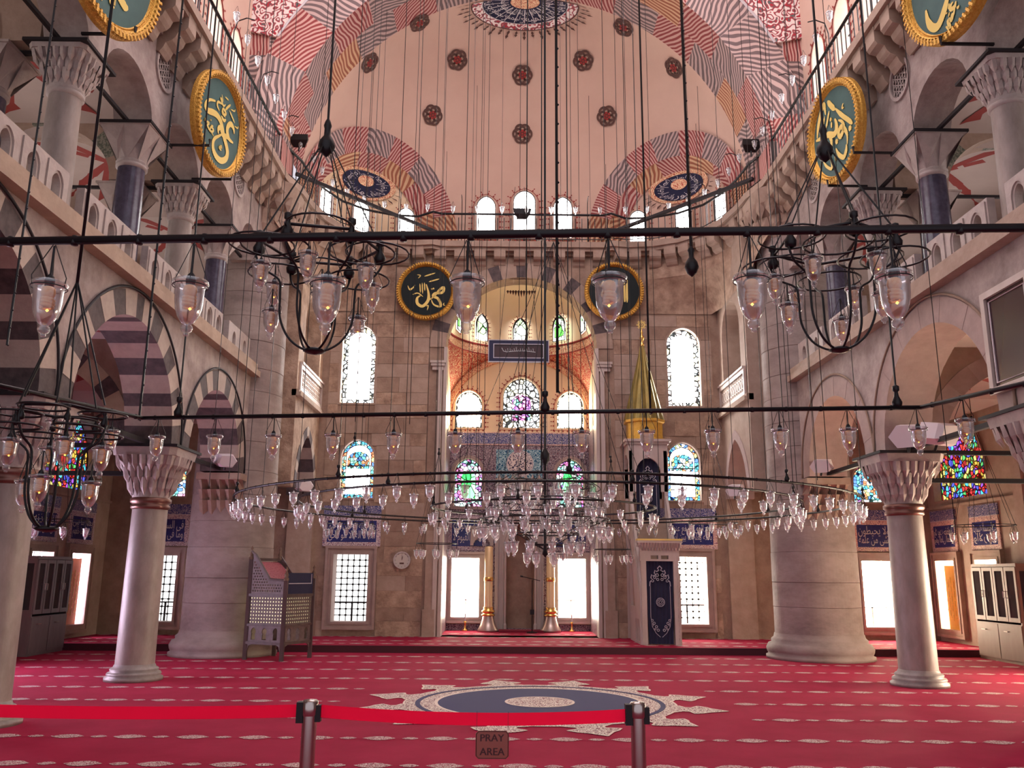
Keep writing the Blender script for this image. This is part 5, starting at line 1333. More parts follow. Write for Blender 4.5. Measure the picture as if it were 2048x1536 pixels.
MB().fbox(fr, .04, w-.04, 1.18, 1.56, -.02, .015).build('blue_cloth', NAVYC, t)
m2 = MB().fbox(fr, .06, w-.08, 1.36, 1.375, .015, .022).fbox(fr, w-.10, w-.085, 1.36, 1.54, .015, .022); m2.build('silver_trim', SILVERT, t)
fr = FR(tuple(L_), tuple(B_-L_)); w2 = (B_-L_).length
for z0, z1 in ((1.78, 1.83), (.28, .33)): MB().fbox(fr, 0, w2, z0, z1, -.03, .03).build('back_rail', WOOD, t)
c0 = L_+(F_-L_)*.08; 
MB().add([L_+V((.02, .0, 1.76)), B_+V((0, -.02, 1.76)), B_+(R_-B_)*.0+(F_-L_)*.52+V((0, 0, 1.38)), L_+(F_-L_)*.52+V((0, 0, 1.38))], [(0, 1, 2, 3)]).build('red_velvet_back', VELVETR, t)
MB().add([L_+V((0, 0, 1.17)), F_+V((0, 0, 1.17)), R_+V((0, 0, 1.17)), B_+V((0, 0, 1.17))], [(0, 1, 2, 3)]).build('seat', WOOD, t)
fr = FR(tuple(B_), tuple(R_-B_)); w = (R_-B_).length
MB().slab(fr, [[(0, .28), (w, .28), (w, 1.42), (w*.5, 1.45), (0, 1.92)]], -.01, .01).build('far_side', LATT, t)
for A, Bq in ((L_, F_), (F_, R_)):
    fr = FR(tuple(A), tuple(Bq-A)); w = (Bq-A).length
    for x0, sx in ((.04, 1), (w-.04, -1)): MB().slab(fr, [[(x0, .28), (x0+sx*.10, .28), (x0+sx*.035, .25), (x0+sx*.01, .17), (x0, .14)][::sx]], -.01, .01).build('leg_bracket', LATT, t)
# ---- minbar
t = root('minbar', (2.94, 18.5, .14), 'tall marble minbar with navy curtained gate and gilded conical spire', 'minbar')
FM = FR((2.98, 18.5, .14), (1, 0, 0)); FL = FR((0, 0, 0), (1, 0, 0))
for s in (-1, 1):
    m2 = MB().fbox(FL, s*.345-.055, s*.345+.055, 0, 1.84, -.12, .02); m2.build('gate_jamb', MARBLE, t)
    m2 = MB()
    for k in range(24): m2.fbox(FL, s*.385-.018, s*.385+.018, .02+k*.076, .07+k*.076, .0+.008*(k % 2), .035+.012*(k % 2))
    m2.build('twisted_colonnette', MARBLE, t)
MB().slab(FL, [rect(-.42, .42, 1.72, 2.02), rect(-.19, -.03, 1.76, 1.84), rect(.03, .19, 1.76, 1.84)], -.12, .03).build('gate_lintel', MARBLE, t)
m2 = MB()
for k in range(14):
    for j in range(2):
        x = -.44+.063*k+(.03 if j else 0); m2.add([FL(x, 1.95+.06*j, .03), FL(x+.055, 1.95+.06*j, .03), FL(x+.027, 1.93+.06*j, .06+.03*j), FL(x, 2.05+.06*j, .06+.03*j), FL(x+.055, 2.05+.06*j, .06+.03*j), FL(x+.027, 2.05+.06*j, .09+.03*j)], [(0, 2, 3), (2, 1, 4), (2, 5, 3), (2, 4, 5)])
m2.fbox(FL, -.47, .47, 2.02, 2.05, -.14, .04).fbox(FL, -.48, .48, 2.10, 2.15, -.14, .13).fbox(FL, -.46, .46, 2.05, 2.10, -.14, .08); m2.build('gate_crown', MARBLE, t)
MB().fbox(FL, -.48, .48, 2.15, 2.185, -.14, .14).build('gilded_cresting', GOLDP, t)
def curtain(fr, w, z0, z1, nm, parent, n=18, taper=0):
    vs = []
    for j in range(9):
        f = j/8
        for i in range(n*2+1):
            a = i/(n*2)*2-1; vs.append(fr(a*w*(1-taper*(1-f)), z0+(z1-z0)*f, .012*sin(i*1.25)))
    k = n*2+1; return MB().add(vs, [(j*k+i, j*k+i+1, (j+1)*k+i+1, (j+1)*k+i) for j in range(8) for i in range(n*2)]).build(nm, NAVYC, parent, True)
curtain(FR((0, .05, 0), (1, 0, 0)), .29, .02, 1.72, 'gate_curtain', t, taper=.12)
def motif(fr, parent, zt, w, full=True):
    m2 = MB(); e = .022; K = [(0, 0), (.05, -.05), (.02, -.09), (.08, -.12), (.11, -.09), (.13, -.15), (.09, -.18), (.16, -.21), (.19, -.18), (.21, -.25), (.17, -.28), (.23, -.33), (.24, -.42)]
    for sg in (-1, 1):
        m2.strip(fr, [(sg*x*w/.24, zt+y) for x, y in K], .010, 0, e)
        for (cx, cz, r) in ((.0, -.13, .035), (.06, -.19, .035), (.12, -.24, .03), (.0, -.22, .03), (.17, -.31, .03), (.05, -.28, .03)):
            m2.ring(fr, (sg*cx*w/.24, zt+cz), r*.62, r, 0, e, 12)
    if full:
        for sg in (-1, 1): m2.strip(fr, [(sg*w*.95, zt-.42), (sg*w*.97, zt-1.05), (sg*w*.85, zt-1.25), (sg*w*.5, zt-1.38), (sg*.02, zt-1.46)], .005, 0, e); 
        m2.ring(fr, (0, zt-.75), .082, .092, 0, e, 28)
        for k in range(7): a = 2*pi*k/7; m2.ring(fr, (.045*cos(a), zt-.75+.045*sin(a)), .018, .026, 0, e, 8)
        for sg in (-1, 1):
            for (cx, cz, r) in ((.16, -1.18, .03), (.20, -1.12, .025), (.11, -1.25, .03), (.07, -1.32, .03), (.14, -1.30, .02), (.19, -1.22, .02)): m2.ring(fr, (sg*cx*w/.24, zt+cz), r*.6, r, 0, e, 12)
    m2.build('silver_embroidery', SILVERT, parent)
motif(FR((0, .03, 0), (1, 0, 0)), t, 1.62, .22)
# stair flanks, balustrade and kiosk, all running back from the gate
for s in (-1, 1):
    X = s*.40; P = lambda y, z, n: (X+n*s, y, z)
    prof = [(.02, 0), (1.55, 0), (1.55, 2.75), (1.15, 2.75), (.02, .75)]
    hole = [archwin(.07, .34, .46, .28+.2*k, .06) for k in range(3)]
    MB().slab(P, [prof]+hole+[[(.75, .75), (1.40, .75), (1.40, 2.2), (1.25, 2.25)]], -.03, .03).build('stair_flank', MARBLE, t)
    MB().slab(P, [[(.68, .68), (1.45, .68), (1.45, 2.3), (1.22, 2.35)]], -.06, -.03).build('flank_backing', STONE2, t)
    MB().slab(P, [[(0, .75), (.0, 1.30), (1.12, 3.22), (1.12, 2.72)], [(.06, .95), (.06, 1.30), (1.05, 2.98), (1.05, 2.72)]], -.025, .035).build('sloping_rail', MARBLE, t)
    m2 = MB()
    for k in range(9):
        y = .08+.11*k; zb = .95+(y-.06)*1.79; m2.strip(P, [(y, zb), (y+.10, zb+.52)], .012, -.01, .01); m2.strip(P, [(y+.10, zb+.18), (y, zb+.34)], .012, -.01, .012)
    m2.build('rail_fretwork', MARBLE, t)
    for y in (1.15, 1.92): MB().box(X-.04, X+.04, y-.04, y+.04, 0 if y > 1.5 else 2.7, 4.25).build('kiosk_post', MARBLE, t)
for k in range(10): MB().box(-.36, .36, .10+.105*k, 1.9, .27*k, .27*(k+1)).build('step', STONE2, t)
for (y, nm) in ((1.15, 'front'), (1.92, 'rear')):
    MB().slab(FR((0, y, 0), (1, 0, 0)), [rect(-.46, .46, 3.2, 4.40), archwin(.27, .55, .98, 0, 3.2005 if False else 3.22, 14)] if nm == 'rear' else [[(-.46, 3.3), (-.29, 3.3)]+[(x, z) for x, z in arch(.29, .38, 14, 0, 3.72)]+[(.29, 3.3), (.46, 3.3), (.46, 4.40), (-.46, 4.40)]], -.04, .04).build('kiosk_arch', MARBLE, t)
for s in (-1, 1):
    P = (lambda s: (lambda y, z, n: (s*.42+n, y, z)))(s); MB().slab(P, [[(1.15, 3.9)]+arch(.33, .3, 12, 1.535, 3.9)+[(1.92, 3.9), (1.92, 4.40), (1.15, 4.40)]], -.04, .04).build('kiosk_arch', MARBLE, t)
MB().box(-.50, .50, 1.08, 2.0, 4.40, 4.46).box(-.54, .54, 1.04, 2.04, 4.46, 4.52).build('kiosk_cornice', MARBLE, t)
curtain(FR((0, 1.24, 0), (1, 0, 0)), .27, 2.35, 4.08, 'kiosk_curtain', t, 12); motif(FR((0, 1.22, 0), (1, 0, 0)), t, 3.90, .20, True)
m2 = MB().lathe((0, 1.54, 4.52), [(.50, 0), (.50, .05), (.44, .06), (.44, .42), (.50, .44), (.50, .50)], 8, rot=pi/8); m2.build('spire_drum', principled('ochre_gilding', (.62, .36, .05), .45, .5, c2=(.74, .46, .09), scale=12), t)
for k in range(16):                                                   # ribs of the spire, one leaf each
    a0, a1 = 2*pi*k/16, 2*pi*(k+1)/16; am = (a0+a1)/2; Rr, Z0, Z1 = .46, 5.02, 6.92
    q = lambda a, r, z: (r*cos(a), 1.54+r*sin(a), z)
    MB().add([q(a0, Rr, Z0), q(am, Rr*1.06, Z0), q(a1, Rr, Z0), q(a0, .16, 6.3), q(am, .175, 6.3), q(a1, .16, 6.3), q(a0, .035, Z1), q(am, .04, Z1), q(a1, .035, Z1)],
             [(0, 1, 4, 3), (1, 2, 5, 4), (3, 4, 7, 6), (4, 5, 8, 7)]).build('spire_leaf', SPIRE, t)
MB().lathe((0, 1.54, 6.88), [(.05, 0), (.05, .06), (.02, .1), (.045, .16), (.06, .2), (.045, .25), (.015, .29), (.035, .33), (.015, .38), (.01, .44)], 14).build('finial_stem', BRASS, t, True)
fq = FR((0, 1.54, 7.42), (1, 0, 0)); m2 = MB(); m2.ring(fq, (0, 0), .055, .08, -.01, .01, 24)
for k in range(8): a = 2*pi*k/8; m2.ring(fq, (.095*cos(a), .095*sin(a)), .014, .026, -.008, .008, 10)
m2.ring(fq, (0, 0), .02, .035, -.01, .01, 12); m2.build('finial_rosette', GOLDP, t)
# ---- bookcases
def bookcase(label, x0, x1, y0, y1, s, wood, face='x'):
    t = root('bookcase', ((x0+x1)/2, (y0+y1)/2, 0), label, 'bookcase')
    cx, cy = (x0+x1)/2, (y0+y1)/2; hx, hy = (x1-x0)/2, (y1-y0)/2
    MB().box(-hx, hx, -hy, hy, 0, .72).box(-hx, hx, -hy, hy, 1.78, 1.84).box(-hx, hx, -hy, -hy+.03, .72, 1.78).box(-hx, hx, hy-.03, hy, .72, 1.78).box(*((-hx, -hx+.03) if s < 0 else (hx-.03, hx)), -hy, hy, .72, 1.78).build('body', wood, t)
    fr = (lambda y, z, n: (hx+n, y, z)) if s < 0 else (lambda y, z, n: (-hx-n, -y, z))
    nd = 4; w = 2*hy/nd
    for k in range(nd):
        a, b = -hy+w*k, -hy+w*(k+1)
        d = MB().slab(fr, [rect(a+.01, b-.01, .76, 1.77), rect(a+.07, b-.07, .84, 1.70)], 0, .02).build('glazed_door', wood, t)
        MB().slab(fr, [rect(a+.07, b-.07, .84, 1.70)], .004, .010).build('door_pane', DGLASS, d)
        MB().tube([fr(b-.04 if k % 2 == 0 else a+.04, 1.20, .02), fr(b-.04 if k % 2 == 0 else a+.04, 1.20, .05), fr(b-.04 if k % 2 == 0 else a+.04, 1.32, .05), fr(b-.04 if k % 2 == 0 else a+.04, 1.32, .02)], .008, 5).build('handle', SILVER, d)
        if k % 2 == 0:
            d = MB().slab(fr, [rect(a+.01, b+w-.01, .06, .70)], 0, .018).build('lower_door', wood, t)
            MB().tube([fr(b-.15, .58, .018), fr(b-.15, .58, .05), fr(b-.02, .58, .05), fr(b-.02, .58, .018)], .008, 5).build('handle', SILVER, d)
    fr2 = lambda u, v, n: (u, -hy-n, v)
    MB().slab(fr2, [rect(-hx+.04, hx-.04, .84, 1.70)], 0, .004).build('side_pane', DGLASS, t)
    m2 = MB().slab(fr2, [rect(-hx, hx, .72, 1.78), rect(-hx+.05, -.02, .84, 1.70), rect(.02, hx-.05, .84, 1.70)], .0, .012); m2.build('side_frame', wood, t)
    return t
bookcase('dark grey glazed bookcase against the left aisle wall', -9.72, -9.22, 16.55, 17.95-.08, -1, CABW)
bookcase('tan wooden glazed bookcase against the right aisle wall', 9.20, 9.72, 16.2, 17.75, 1, CABW2)
# ---- barrier
for x, lb in ((-1.21, 'left'), (.245, 'right')):
    t = root('barrier_post', (x, 4.0, 0), f'{lb} steel barrier post in the foreground holding the red ribbon', 'barrier post', 'barrier posts')
    MB().lathe((0, 0, 0), [(0, 0), (.17, 0), (.17, .015), (.10, .03), (.035, .04)], 32).build('base', STEEL, t, True)
    MB().lathe((0, 0, 0), [(.0325, .03), (.0325, .98)], 28).build('pole', STEEL, t, True)
    MB().lathe((0, 0, 0), [(.034, .975), (.036, .98), (.036, 1.03), (.030, 1.04), (0, 1.043)], 28).build('cap', STEEL, t, True)
    m2 = MB().box(-.056, -.026, -.022, .022, .945, 1.032).box(.026, .050, -.018, .018, .95, 1.02); m2.build('ribbon_socket', IRONB, t)
def ribbon(x0, x1, z0, z1, sag, label):
    n = 24; vs = []
    for i in range(n+1):
        f = i/n; z = z0+(z1-z0)*f-sag*4*f*(1-f); x = x0+(x1-x0)*f; vs += [(x, 4.0, z), (x, 4.0, z+.054)]
    return tag(MB().add(vs, [(2*i, 2*i+2, 2*i+3, 2*i+1) for i in range(n)]).build('barrier_ribbon', RIBBON), label, 'ribbon', 'barrier ribbons')
ribbon(-1.17, .21, .967, .958, .025, 'bright red barrier ribbon between the two steel posts')
ribbon(-3.4, -1.245, .985, .967, .022, 'bright red barrier ribbon running off to the left of the left post')
t = root('hanging_sign', (-.40, 3.98, .862), 'small translucent red sign reading PRAY AREA hanging from the ribbon', 'sign')
fs_ = FR((0, 0, 0), (1, 0, 0)); w, h = .073, .058
MB().slab(fs_, [[(-w+.012, -h), (w-.012, -h), (w, -h+.012), (w, h-.012), (w-.012, h), (-w+.012, h), (-w, h-.012), (-w, -h+.012)]], -.002, .002).build('panel', SIGNM, t)
m2 = MB(); m2.tube([fs_(x, y, .003) for x, y in [(-w+.014, -h+.003), (w-.014, -h+.003), (w-.003, -h+.014), (w-.003, h-.014), (w-.014, h-.003), (-w+.014, h-.003), (-w+.003, h-.014), (-w+.003, -h+.014)]], .0014, 4, closed=True)
lettering(m2, fs_, 'PRAY', -w*.72, w*.70, h*.25, h*.75, .003); lettering(m2, fs_, 'PRAY', -w*.72+.002, w*.70+.002, h*.25, h*.75, .0032)
lettering(m2, fs_, 'AREA', -w*.75, w*.73, -h*.73, -h*.22, .003); lettering(m2, fs_, 'AREA', -w*.75+.002, w*.73+.002, -h*.73, -h*.22, .0032); m2.build('lettering', SIGNT, t)
for x in (-w+.004, w-.004): MB().tube([(x, 0, h), (x, .018, .135)], .0011, 4).build('hanging_wire', IRON, t)
# ---- clock, plaque, loudspeakers, rings, framed board, floodlights
t = root('wall_clock', (-2.77, 20.36, 1.86), 'round wall clock with pale dial left of the apse', 'clock'); fc = FR((0, 0, 0), (1, 0, 0))
MB().disc(fc, (0, 0), .20, -.03, .03, 40).build('case', WOOD, t); MB().ring(fc, (0, 0), .175, .20, .03, .05, 40).build('rim', SILVER, t); MB().disc(fc, (0, 0), .178, .03, .036, 40).build('dial', PAPER, t)
m2 = MB()
for k in range(12): a = 2*pi*k/12; m2.strip(fc, [(.145*cos(a), .145*sin(a)), (.165*cos(a), .165*sin(a))], .005, .036, .039)
m2.fbox(fc, -.05, .05, -.09, -.055, .036, .04); m2.build('dial_marks', INK, t)
m2 = MB(); m2.strip(fc, [(0, 0), (.02, .09)], .006, .036, .042); m2.strip(fc, [(0, 0), (.0, .13)], .004, .036, .044); m2.build('hands', INK, t)
t = root('hanging_plaque', (-.08, 19.5, 6.72), 'framed dark glass plaque hanging before the apse windows', 'plaque'); fp = FR3((0, 0, 0), (1, 0, 0), (0, -.05, 1))
MB().slab(fp, [rect(-.72, .72, -.27, .27), rect(-.58, .58, -.155, .155)], -.03, .03).build('navy_frame', PLNAVY, t)
MB().slab(fp, [rect(-.72, .72, -.27, .27), rect(-.70, .70, -.25, .25)], .03, .04).slab(fp, [rect(-.60, .60, -.175, .175), rect(-.58, .58, -.155, .155)], .03, .035).build('frame_line', SILVERT, t)
MB().fbox(fp, -.58, .58, -.155, .155, -.02, .0).build('glass', PLAQ, t)
m2 = MB(); m2.strip(fp, [(-.40, .08), (-.36, .0), (-.28, -.02), (-.1, .0), (.1, .01), (.4, -.02)], .008, 0, .004)
for k in range(14): m2.strip(fp, [(-.30+.05*k, .0), (-.31+.05*k, .04+.03*(k % 3))], .005, 0, .004)
m2.build('silver_script', STEEL, t)
for x in (-.45, .45): MB().tube([(x, 0, .27), (x*.25, 0, 4.2)], .008, 4).build('hanging_wire', IRON, t)
for (x, y, z, u, lb) in ((-5.62, 15.95, 3.62, (1, .8, 0), 'on the tie beam by the left pier'), (-4.75, 18.62, 3.42, (1, .8, 0), 'on the wall behind the left pier'), (5.62, 15.95, 3.62, (-1, .8, 0), 'on the tie beam by the right pier'), (5.70, 12.55, 3.66, (-1, .8, 0), 'large on the beam above the right column'),
                         (-7.35, 12.9, 3.62, (1, .8, 0), 'on the cross beam left of the left column'), (5.95, 12.15, 3.62, (1, .6, 0), 'turned to the wall above the right column'), (4.72, 18.75, 3.42, (-1, .8, 0), 'on the wall behind the right pier')):
    t = root('loudspeaker', (x, y, z), f'white wedge-shaped loudspeaker {lb}', 'loudspeaker', 'white loudspeakers'); u = V(u).normalized()
    fr = FR3((0, 0, 0), tuple(V((u.y, -u.x, 0)) if False else u), (0, -.25, 1)); sc = 1.35 if 'large' in lb or 'turned' in lb else 1
    m2 = MB(); A = [(-.20, -.07), (-.12, -.13), (.10, -.13), (.20, .0), (.12, .12), (-.14, .10)]
    a_ = [fr(x_*sc, z_*sc, -.14*sc) for x_, z_ in A]; b_ = [fr(x_*.82*sc, z_*.82*sc, .12*sc) for x_, z_ in A]; c_ = [fr(x_*1.0*sc, z_*1.0*sc, .06*sc) for x_, z_ in A]
    m2.add(a_+c_+b_, [tuple(range(5, -1, -1)), tuple(range(12, 18))]+[(i, (i+1) % 6, 6+(i+1) % 6, 6+i) for i in range(6)]+[(6+i, 6+(i+1) % 6, 12+(i+1) % 6, 12+i) for i in range(6)])
    m2.build('cabinet', WHITEP, t); MB().tube([fr(0, -.12*sc, -.05), fr(0, -.19*sc, -.08)], .02, 6).build('mounting_bracket', IRON, t)
for x, q in ((-.52, 'left'), (.62, 'right')):
    m2 = MB(); m2.tube([(x+.05*cos(2*pi*k/16), 22.66, 5.50+.05*sin(2*pi*k/16)) for k in range(16)], .008, 5, closed=True); tag(m2.build('wall_ring', IRON), f'iron ring on the apse wall, {q} of its middle window', 'ring', 'apse wall rings')
t = root('framed_board', (5.47, 9.12, 4.25), 'pale framed dark board hanging on the right nave wall at the picture edge', 'board')
fb = lambda y, z, n: (-n, -y, z)
MB().slab(fb, [rect(-.75, .22, -.55, .70), rect(-.67, .14, -.47, .62)], 0, .06).build('frame', MARBLE, t); MB().fbox(fb, -.67, .14, -.47, .62, 0, .02).build('dark_panel', PLAQ, t)
m2 = MB(); m2.tube([fb(x, z, .03) for x, z in rect(-.62, .09, -.42, .57)], .012, 4, closed=True); m2.build('inner_line', WHITEP, t)
for s, sd in ((-1, 'left'), (1, 'right')):
    t = root('floodlight', (s*4.86, 16.75, 10.62), f'black floodlight on the railing corner at the {sd}', 'floodlight', 'floodlights')
    m2 = MB(); m2.add([(-.20, -.10, -.02), (.20, -.10, -.02), (.12, .02, -.14), (-.12, .02, -.14), (-.20, -.12, .10), (.20, -.12, .10), (.16, .14, .10), (-.16, .14, .10)], [(0, 1, 2, 3), (4, 7, 6, 5), (0, 4, 5, 1), (1, 5, 6, 2), (2, 6, 7, 3), (3, 7, 4, 0)])
    m2.build('housing', IRON, t); MB().tube([(0, 0, -.12), (0, 0, -.24)], .02, 6).build('stem', IRON, t)
t = root('floodlight', (.0, 20.2, 10.5), 'black floodlight on the railing before the middle dome window', 'floodlight', 'floodlights')
MB().add([(-.20, -.10, -.02), (.20, -.10, -.02), (.12, .02, -.12), (-.12, .02, -.12), (-.24, -.12, .12), (.24, -.12, .12), (.16, .14, .10), (-.16, .14, .10)], [(0, 1, 2, 3), (4, 7, 6, 5), (0, 4, 5, 1), (1, 5, 6, 2), (2, 6, 7, 3), (3, 7, 4, 0)]).build('housing', IRON, t)

# ================================================================== LAMPS AND CHANDELIERS
def cup_mesh():
    o = [(.057, 0), (.060, -.006), (.058, -.014), (.050, -.019), (.047, -.03), (.046, -.07), (.042, -.10), (.033, -.128), (.020, -.146), (.011, -.152)]
    m2 = MB(); m2.lathe((0, 0, 0), o, 24); m2.lathe((0, 0, 0), [(r-.004, z) for r, z in o[:-1]], 24)
    return m2.mesh('cup', GLASS, True)
LM = {}
LM['cup'] = cup_mesh()
LM['finial'] = MB().lathe((0, 0, 0), [(.011, -.150), (.017, -.156), (.020, -.166), (.017, -.176), (.008, -.182), (.010, -.186), (.008, -.191), (0, -.193)], 14).mesh('glass_finial', GLASS, True)
m2 = MB(); m2.tube([(.0575*cos(2*pi*k/20), .0575*sin(2*pi*k/20), -.020) for k in range(20)], .0018, 4, closed=True)
for k in range(3):
    a = 2*pi*k/3+.5; m2.tube([(.056*cos(a), .056*sin(a), -.02), (.060*cos(a), .060*sin(a), .012), (.004*cos(a), .004*sin(a), .135)], .0018, 4)
LM['hanger'] = m2.mesh('wire_hanger', IRON)
LM['socket'] = MB().lathe((0, 0, 0), [(.004, .13), (.004, .03), (.013, .02), (.017, .005), (.016, -.012), (.012, -.02)], 10).mesh('socket', IRON, True)
m2 = MB(); m2.lathe((0, 0, 0), [(.012, -.015), (.021, -.022), (.024, -.038), (.020, -.05), (.010, -.054)], 14)
m2.tube([((.020-.002*abs(k-12)/12)*cos(k*.9), (.020-.002*abs(k-12)/12)*sin(k*.9), -.054-.0016*k) for k in range(25)], .0065, 6)
LM['bulb'] = m2.mesh('bulb', BULB, True)
LM['glint'] = MB().lathe((.005, 0, -.098), [(0, -.006), (.006, 0), (0, .006)], 6).mesh('glint_bead', BULBS)  # tiny emissive bead, a painted glint on the unlit bulb
# small version: few faces
m2 = MB(); m2.lathe((0, 0, 0), [(.060, 0), (.062, -.008), (.050, -.018), (.049, -.075), (.044, -.108), (.029, -.134), (.012, -.15)], 12); m2.lathe((0, 0, 0), [(.012, -.150), (.019, -.166), (.010, -.182), (0, -.192)], 8)
LM['cup_s'] = m2.mesh('cup', GLASSF, True)
m2 = MB()
for k in range(3): a = 2*pi*k/3+.5; m2.tube([(.058*cos(a), .058*sin(a), -.01), (.004*cos(a), .004*sin(a), .135)], .003, 3)
m2.tube([(.0575*cos(2*pi*k/10), .0575*sin(2*pi*k/10), -.018) for k in range(10)], .003, 3, closed=True)
LM['hanger_s'] = m2.mesh('wire_hanger', IRON)
LM['core_s'] = MB().lathe((0, 0, 0), [(.004, .02), (.014, 0), (.016, -.04), (.010, -.055), (.016, -.07), (.012, -.095), (0, -.1)], 8).mesh('bulb', WHITEP, True)
def lamp(x, y, zb, label, group, big=False, drop=.135, rz=None):
    t = root('glass_lamp', (x, y, zb-drop), label, 'lamp', group, rz=random.uniform(0, 2) if rz is None else rz)
    if big:
        for n in ('cup', 'finial', 'hanger', 'socket', 'bulb', 'glint'): inst(LM[n].name.split('.')[0], LM[n], t)
    else:
        for n in ('cup_s', 'hanger_s', 'core_s'): inst(LM[n].name.split('.')[0], LM[n], t)
    return t
WEIGHT = MB().lathe((0, 0, 0), [(.006, .16), (.022, .15), (.022, .12), (.012, .11), (.016, .08), (.034, .04), (.030, .01), (.015, 0)], 12).mesh('turned_weight', IRON, True)
ORD = ('first', 'second', 'third', 'fourth', 'fifth', 'sixth', 'seventh', 'eighth', 'ninth', 'tenth', 'eleventh', 'twelfth', 'thirteenth', 'fourteenth', 'fifteenth', 'sixteenth')
ZR = 2.7
# --- great polygon ring nearest the viewer
PG = [(-3.06, 6.25), (2.42, 5.57), (3.0, 3.9), (2.35, 2.5), (-2.6, 2.8), (-3.78, 4.4)]
t = root('polygon_chandelier', (-.2, 4.4, ZR), 'large six-sided black iron lamp ring hanging nearest the viewer', 'chandelier')
PL = [(x+.2, y-4.4) for x, y in PG]
for i in range(6):
    a, b = PL[i], PL[(i+1) % 6]; m2 = MB(); m2.tube([(a[0], a[1], 0), ((a[0]+b[0])/2, (a[1]+b[1])/2, .004), (b[0], b[1], 0)], .0155, 8)
    L = math.dist(a, b); k = 0
    while .10+.2275*k < L: f = (.10+.2275*k)/L; p = (a[0]+(b[0]-a[0])*f, a[1]+(b[1]-a[1])*f); m2.lathe((p[0], p[1], 0), [(0, .020), (.010, .017), (.015, .0), (.012, -.017), (0, -.018)], 8); k += 1
    m2.build('iron_bar', IRON, t, True)
for x, y in ((-2.78, 6.21), (-.08, 5.88), (2.28, 5.60)):
    inst('turned_weight', WEIGHT, t, (x+.2, y-4.4, .0)); MB().tube([(x+.2, y-4.4, .15), (x+.2, y-4.4, 13.0)], .007, 4).build('hanging_cable', IRON, t)
for i, px_ in enumerate((-10, 310, 615, 920, 1225, 1525, 1820)):
    x = -.35+(px_-1008)/1700*2.60; f = (x+2.6)/4.95; y = 2.8+(2.5-2.8)*f
    lamp(x, y, ZR, f'large clear glass lamp on the nearest iron bar, {ORD[i]} from the left edge', 'lamps on the nearest iron bar', True, .150)
for i in range(13):
    x = -2.93+.4435*i; f = (x+3.06)/5.48; y = 6.25+(5.57-6.25)*f
    if x < 2.42: lamp(x, y, ZR, f'clear glass lamp on the middle straight iron bar, {ORD[i]} from its left bend', 'lamps on the middle straight bar', True)
for sd, (a, b), n in (('left', (PG[5], PG[0]), 4), ('right', (PG[1], PG[2]), 3)):
    for i in range(n):
        f = (i+.62)/(n+.2); lamp(a[0]+(b[0]-a[0])*f, a[1]+(b[1]-a[1])*f, ZR, f'glass lamp on the {sd} slanting iron bar, {ORD[i]} from its {"outer end" if sd == "left" else "bend"}', f'lamps on the {sd} slanting bar', True)
# --- wide rings round the centre of the hall
def vault_z(x, y):
    if y < 16.0: return 16.15
    if y < 17.75: return zc+5.2*sqrt(max(.05, 1-(x/5.1)**2))
    return ec.z+er.z*sqrt(max(.02, 1-(x/er.x)**2-((y-ec.y)/er.y)**2))
NUMS = list(ORD)+['seventeenth', 'eighteenth', 'nineteenth', 'twentieth']+[a+'-'+b for a in ('twenty', 'thirty', 'forty') for b in ORD[:9]]
NUMS = list(ORD)+['seventeenth', 'eighteenth', 'nineteenth', 'twentieth']+['twenty-'+b for b in ORD[:9]]+['thirtieth']+['thirty-'+b for b in ORD[:9]]+['fortieth']+['forty-'+b for b in ORD[:9]]
def ring(cx, cy, z, r, n, label, lamp_label, group, bar=.018, cables=6, ph=0, studs=True, small_gap=None, top=12.5, sx=1.0):
    t = root('ring_chandelier', (cx, cy, z), label, 'chandelier')
    m2 = MB(); K = 72 if r > 1.5 else 32
    m2.tube([(r*sx*cos(2*pi*k/K), r*sin(2*pi*k/K), 0) for k in range(K)], bar, 6, closed=True); m2.build('iron_hoop', IRON, t, True)
    if studs:
        m2 = MB()
        for k in range(n*2): a = 2*pi*(k+ph*2)/(n*2); m2.lathe((r*sx*cos(a), r*sin(a), 0), [(0, .022), (.012, .017), (.017, 0), (.012, -.017), (0, -.02)], 6)
        m2.build('hoop_studs', IRON, t)['kind'] = 'stuff'
    for k in range(cables):
        a = 2*pi*(k+.27)/cables; x, y = r*sx*cos(a), r*sin(a)
        inst('turned_weight', WEIGHT, t, (x, y, 0)); MB().tube([(x, y, .15), (x, y, vault_z(cx+x, cy+y)-z)], .006, 4).build('hanging_cable', IRON, t)
    P = [(cx+r*sx*cos(2*pi*(k+ph)/n), cy+r*sin(2*pi*(k+ph)/n)) for k in range(n)]
    near = sorted(p for p in P if p[1] < cy) if r > 3 else []
    for p in P: lamp(p[0], p[1], z, lamp_label+f', near side, {NUMS[near.index(p)]} from the left' if p in near else lamp_label+(', on its far side' if r > 3 else ''), group)
    return t
ring(.30, 14.62, ZR, 5.12, 76, 'widest black iron lamp ring circling the hall before the piers', 'small glass lamp on the widest far ring', 'lamps of the widest ring', cables=11, ph=.3, sx=.985)
ring(.35, 14.55, ZR, 4.12, 52, 'second black iron lamp ring inside the widest one', 'small glass lamp on the second far ring', 'lamps of the second ring', cables=8, ph=.1)
ring(.30, 15.0, ZR, 1.95, 24, 'inner black iron lamp ring around the central cluster', 'small glass lamp hanging on the inner ring around the cluster', 'lamps of the inner ring', cables=6, ph=.4)
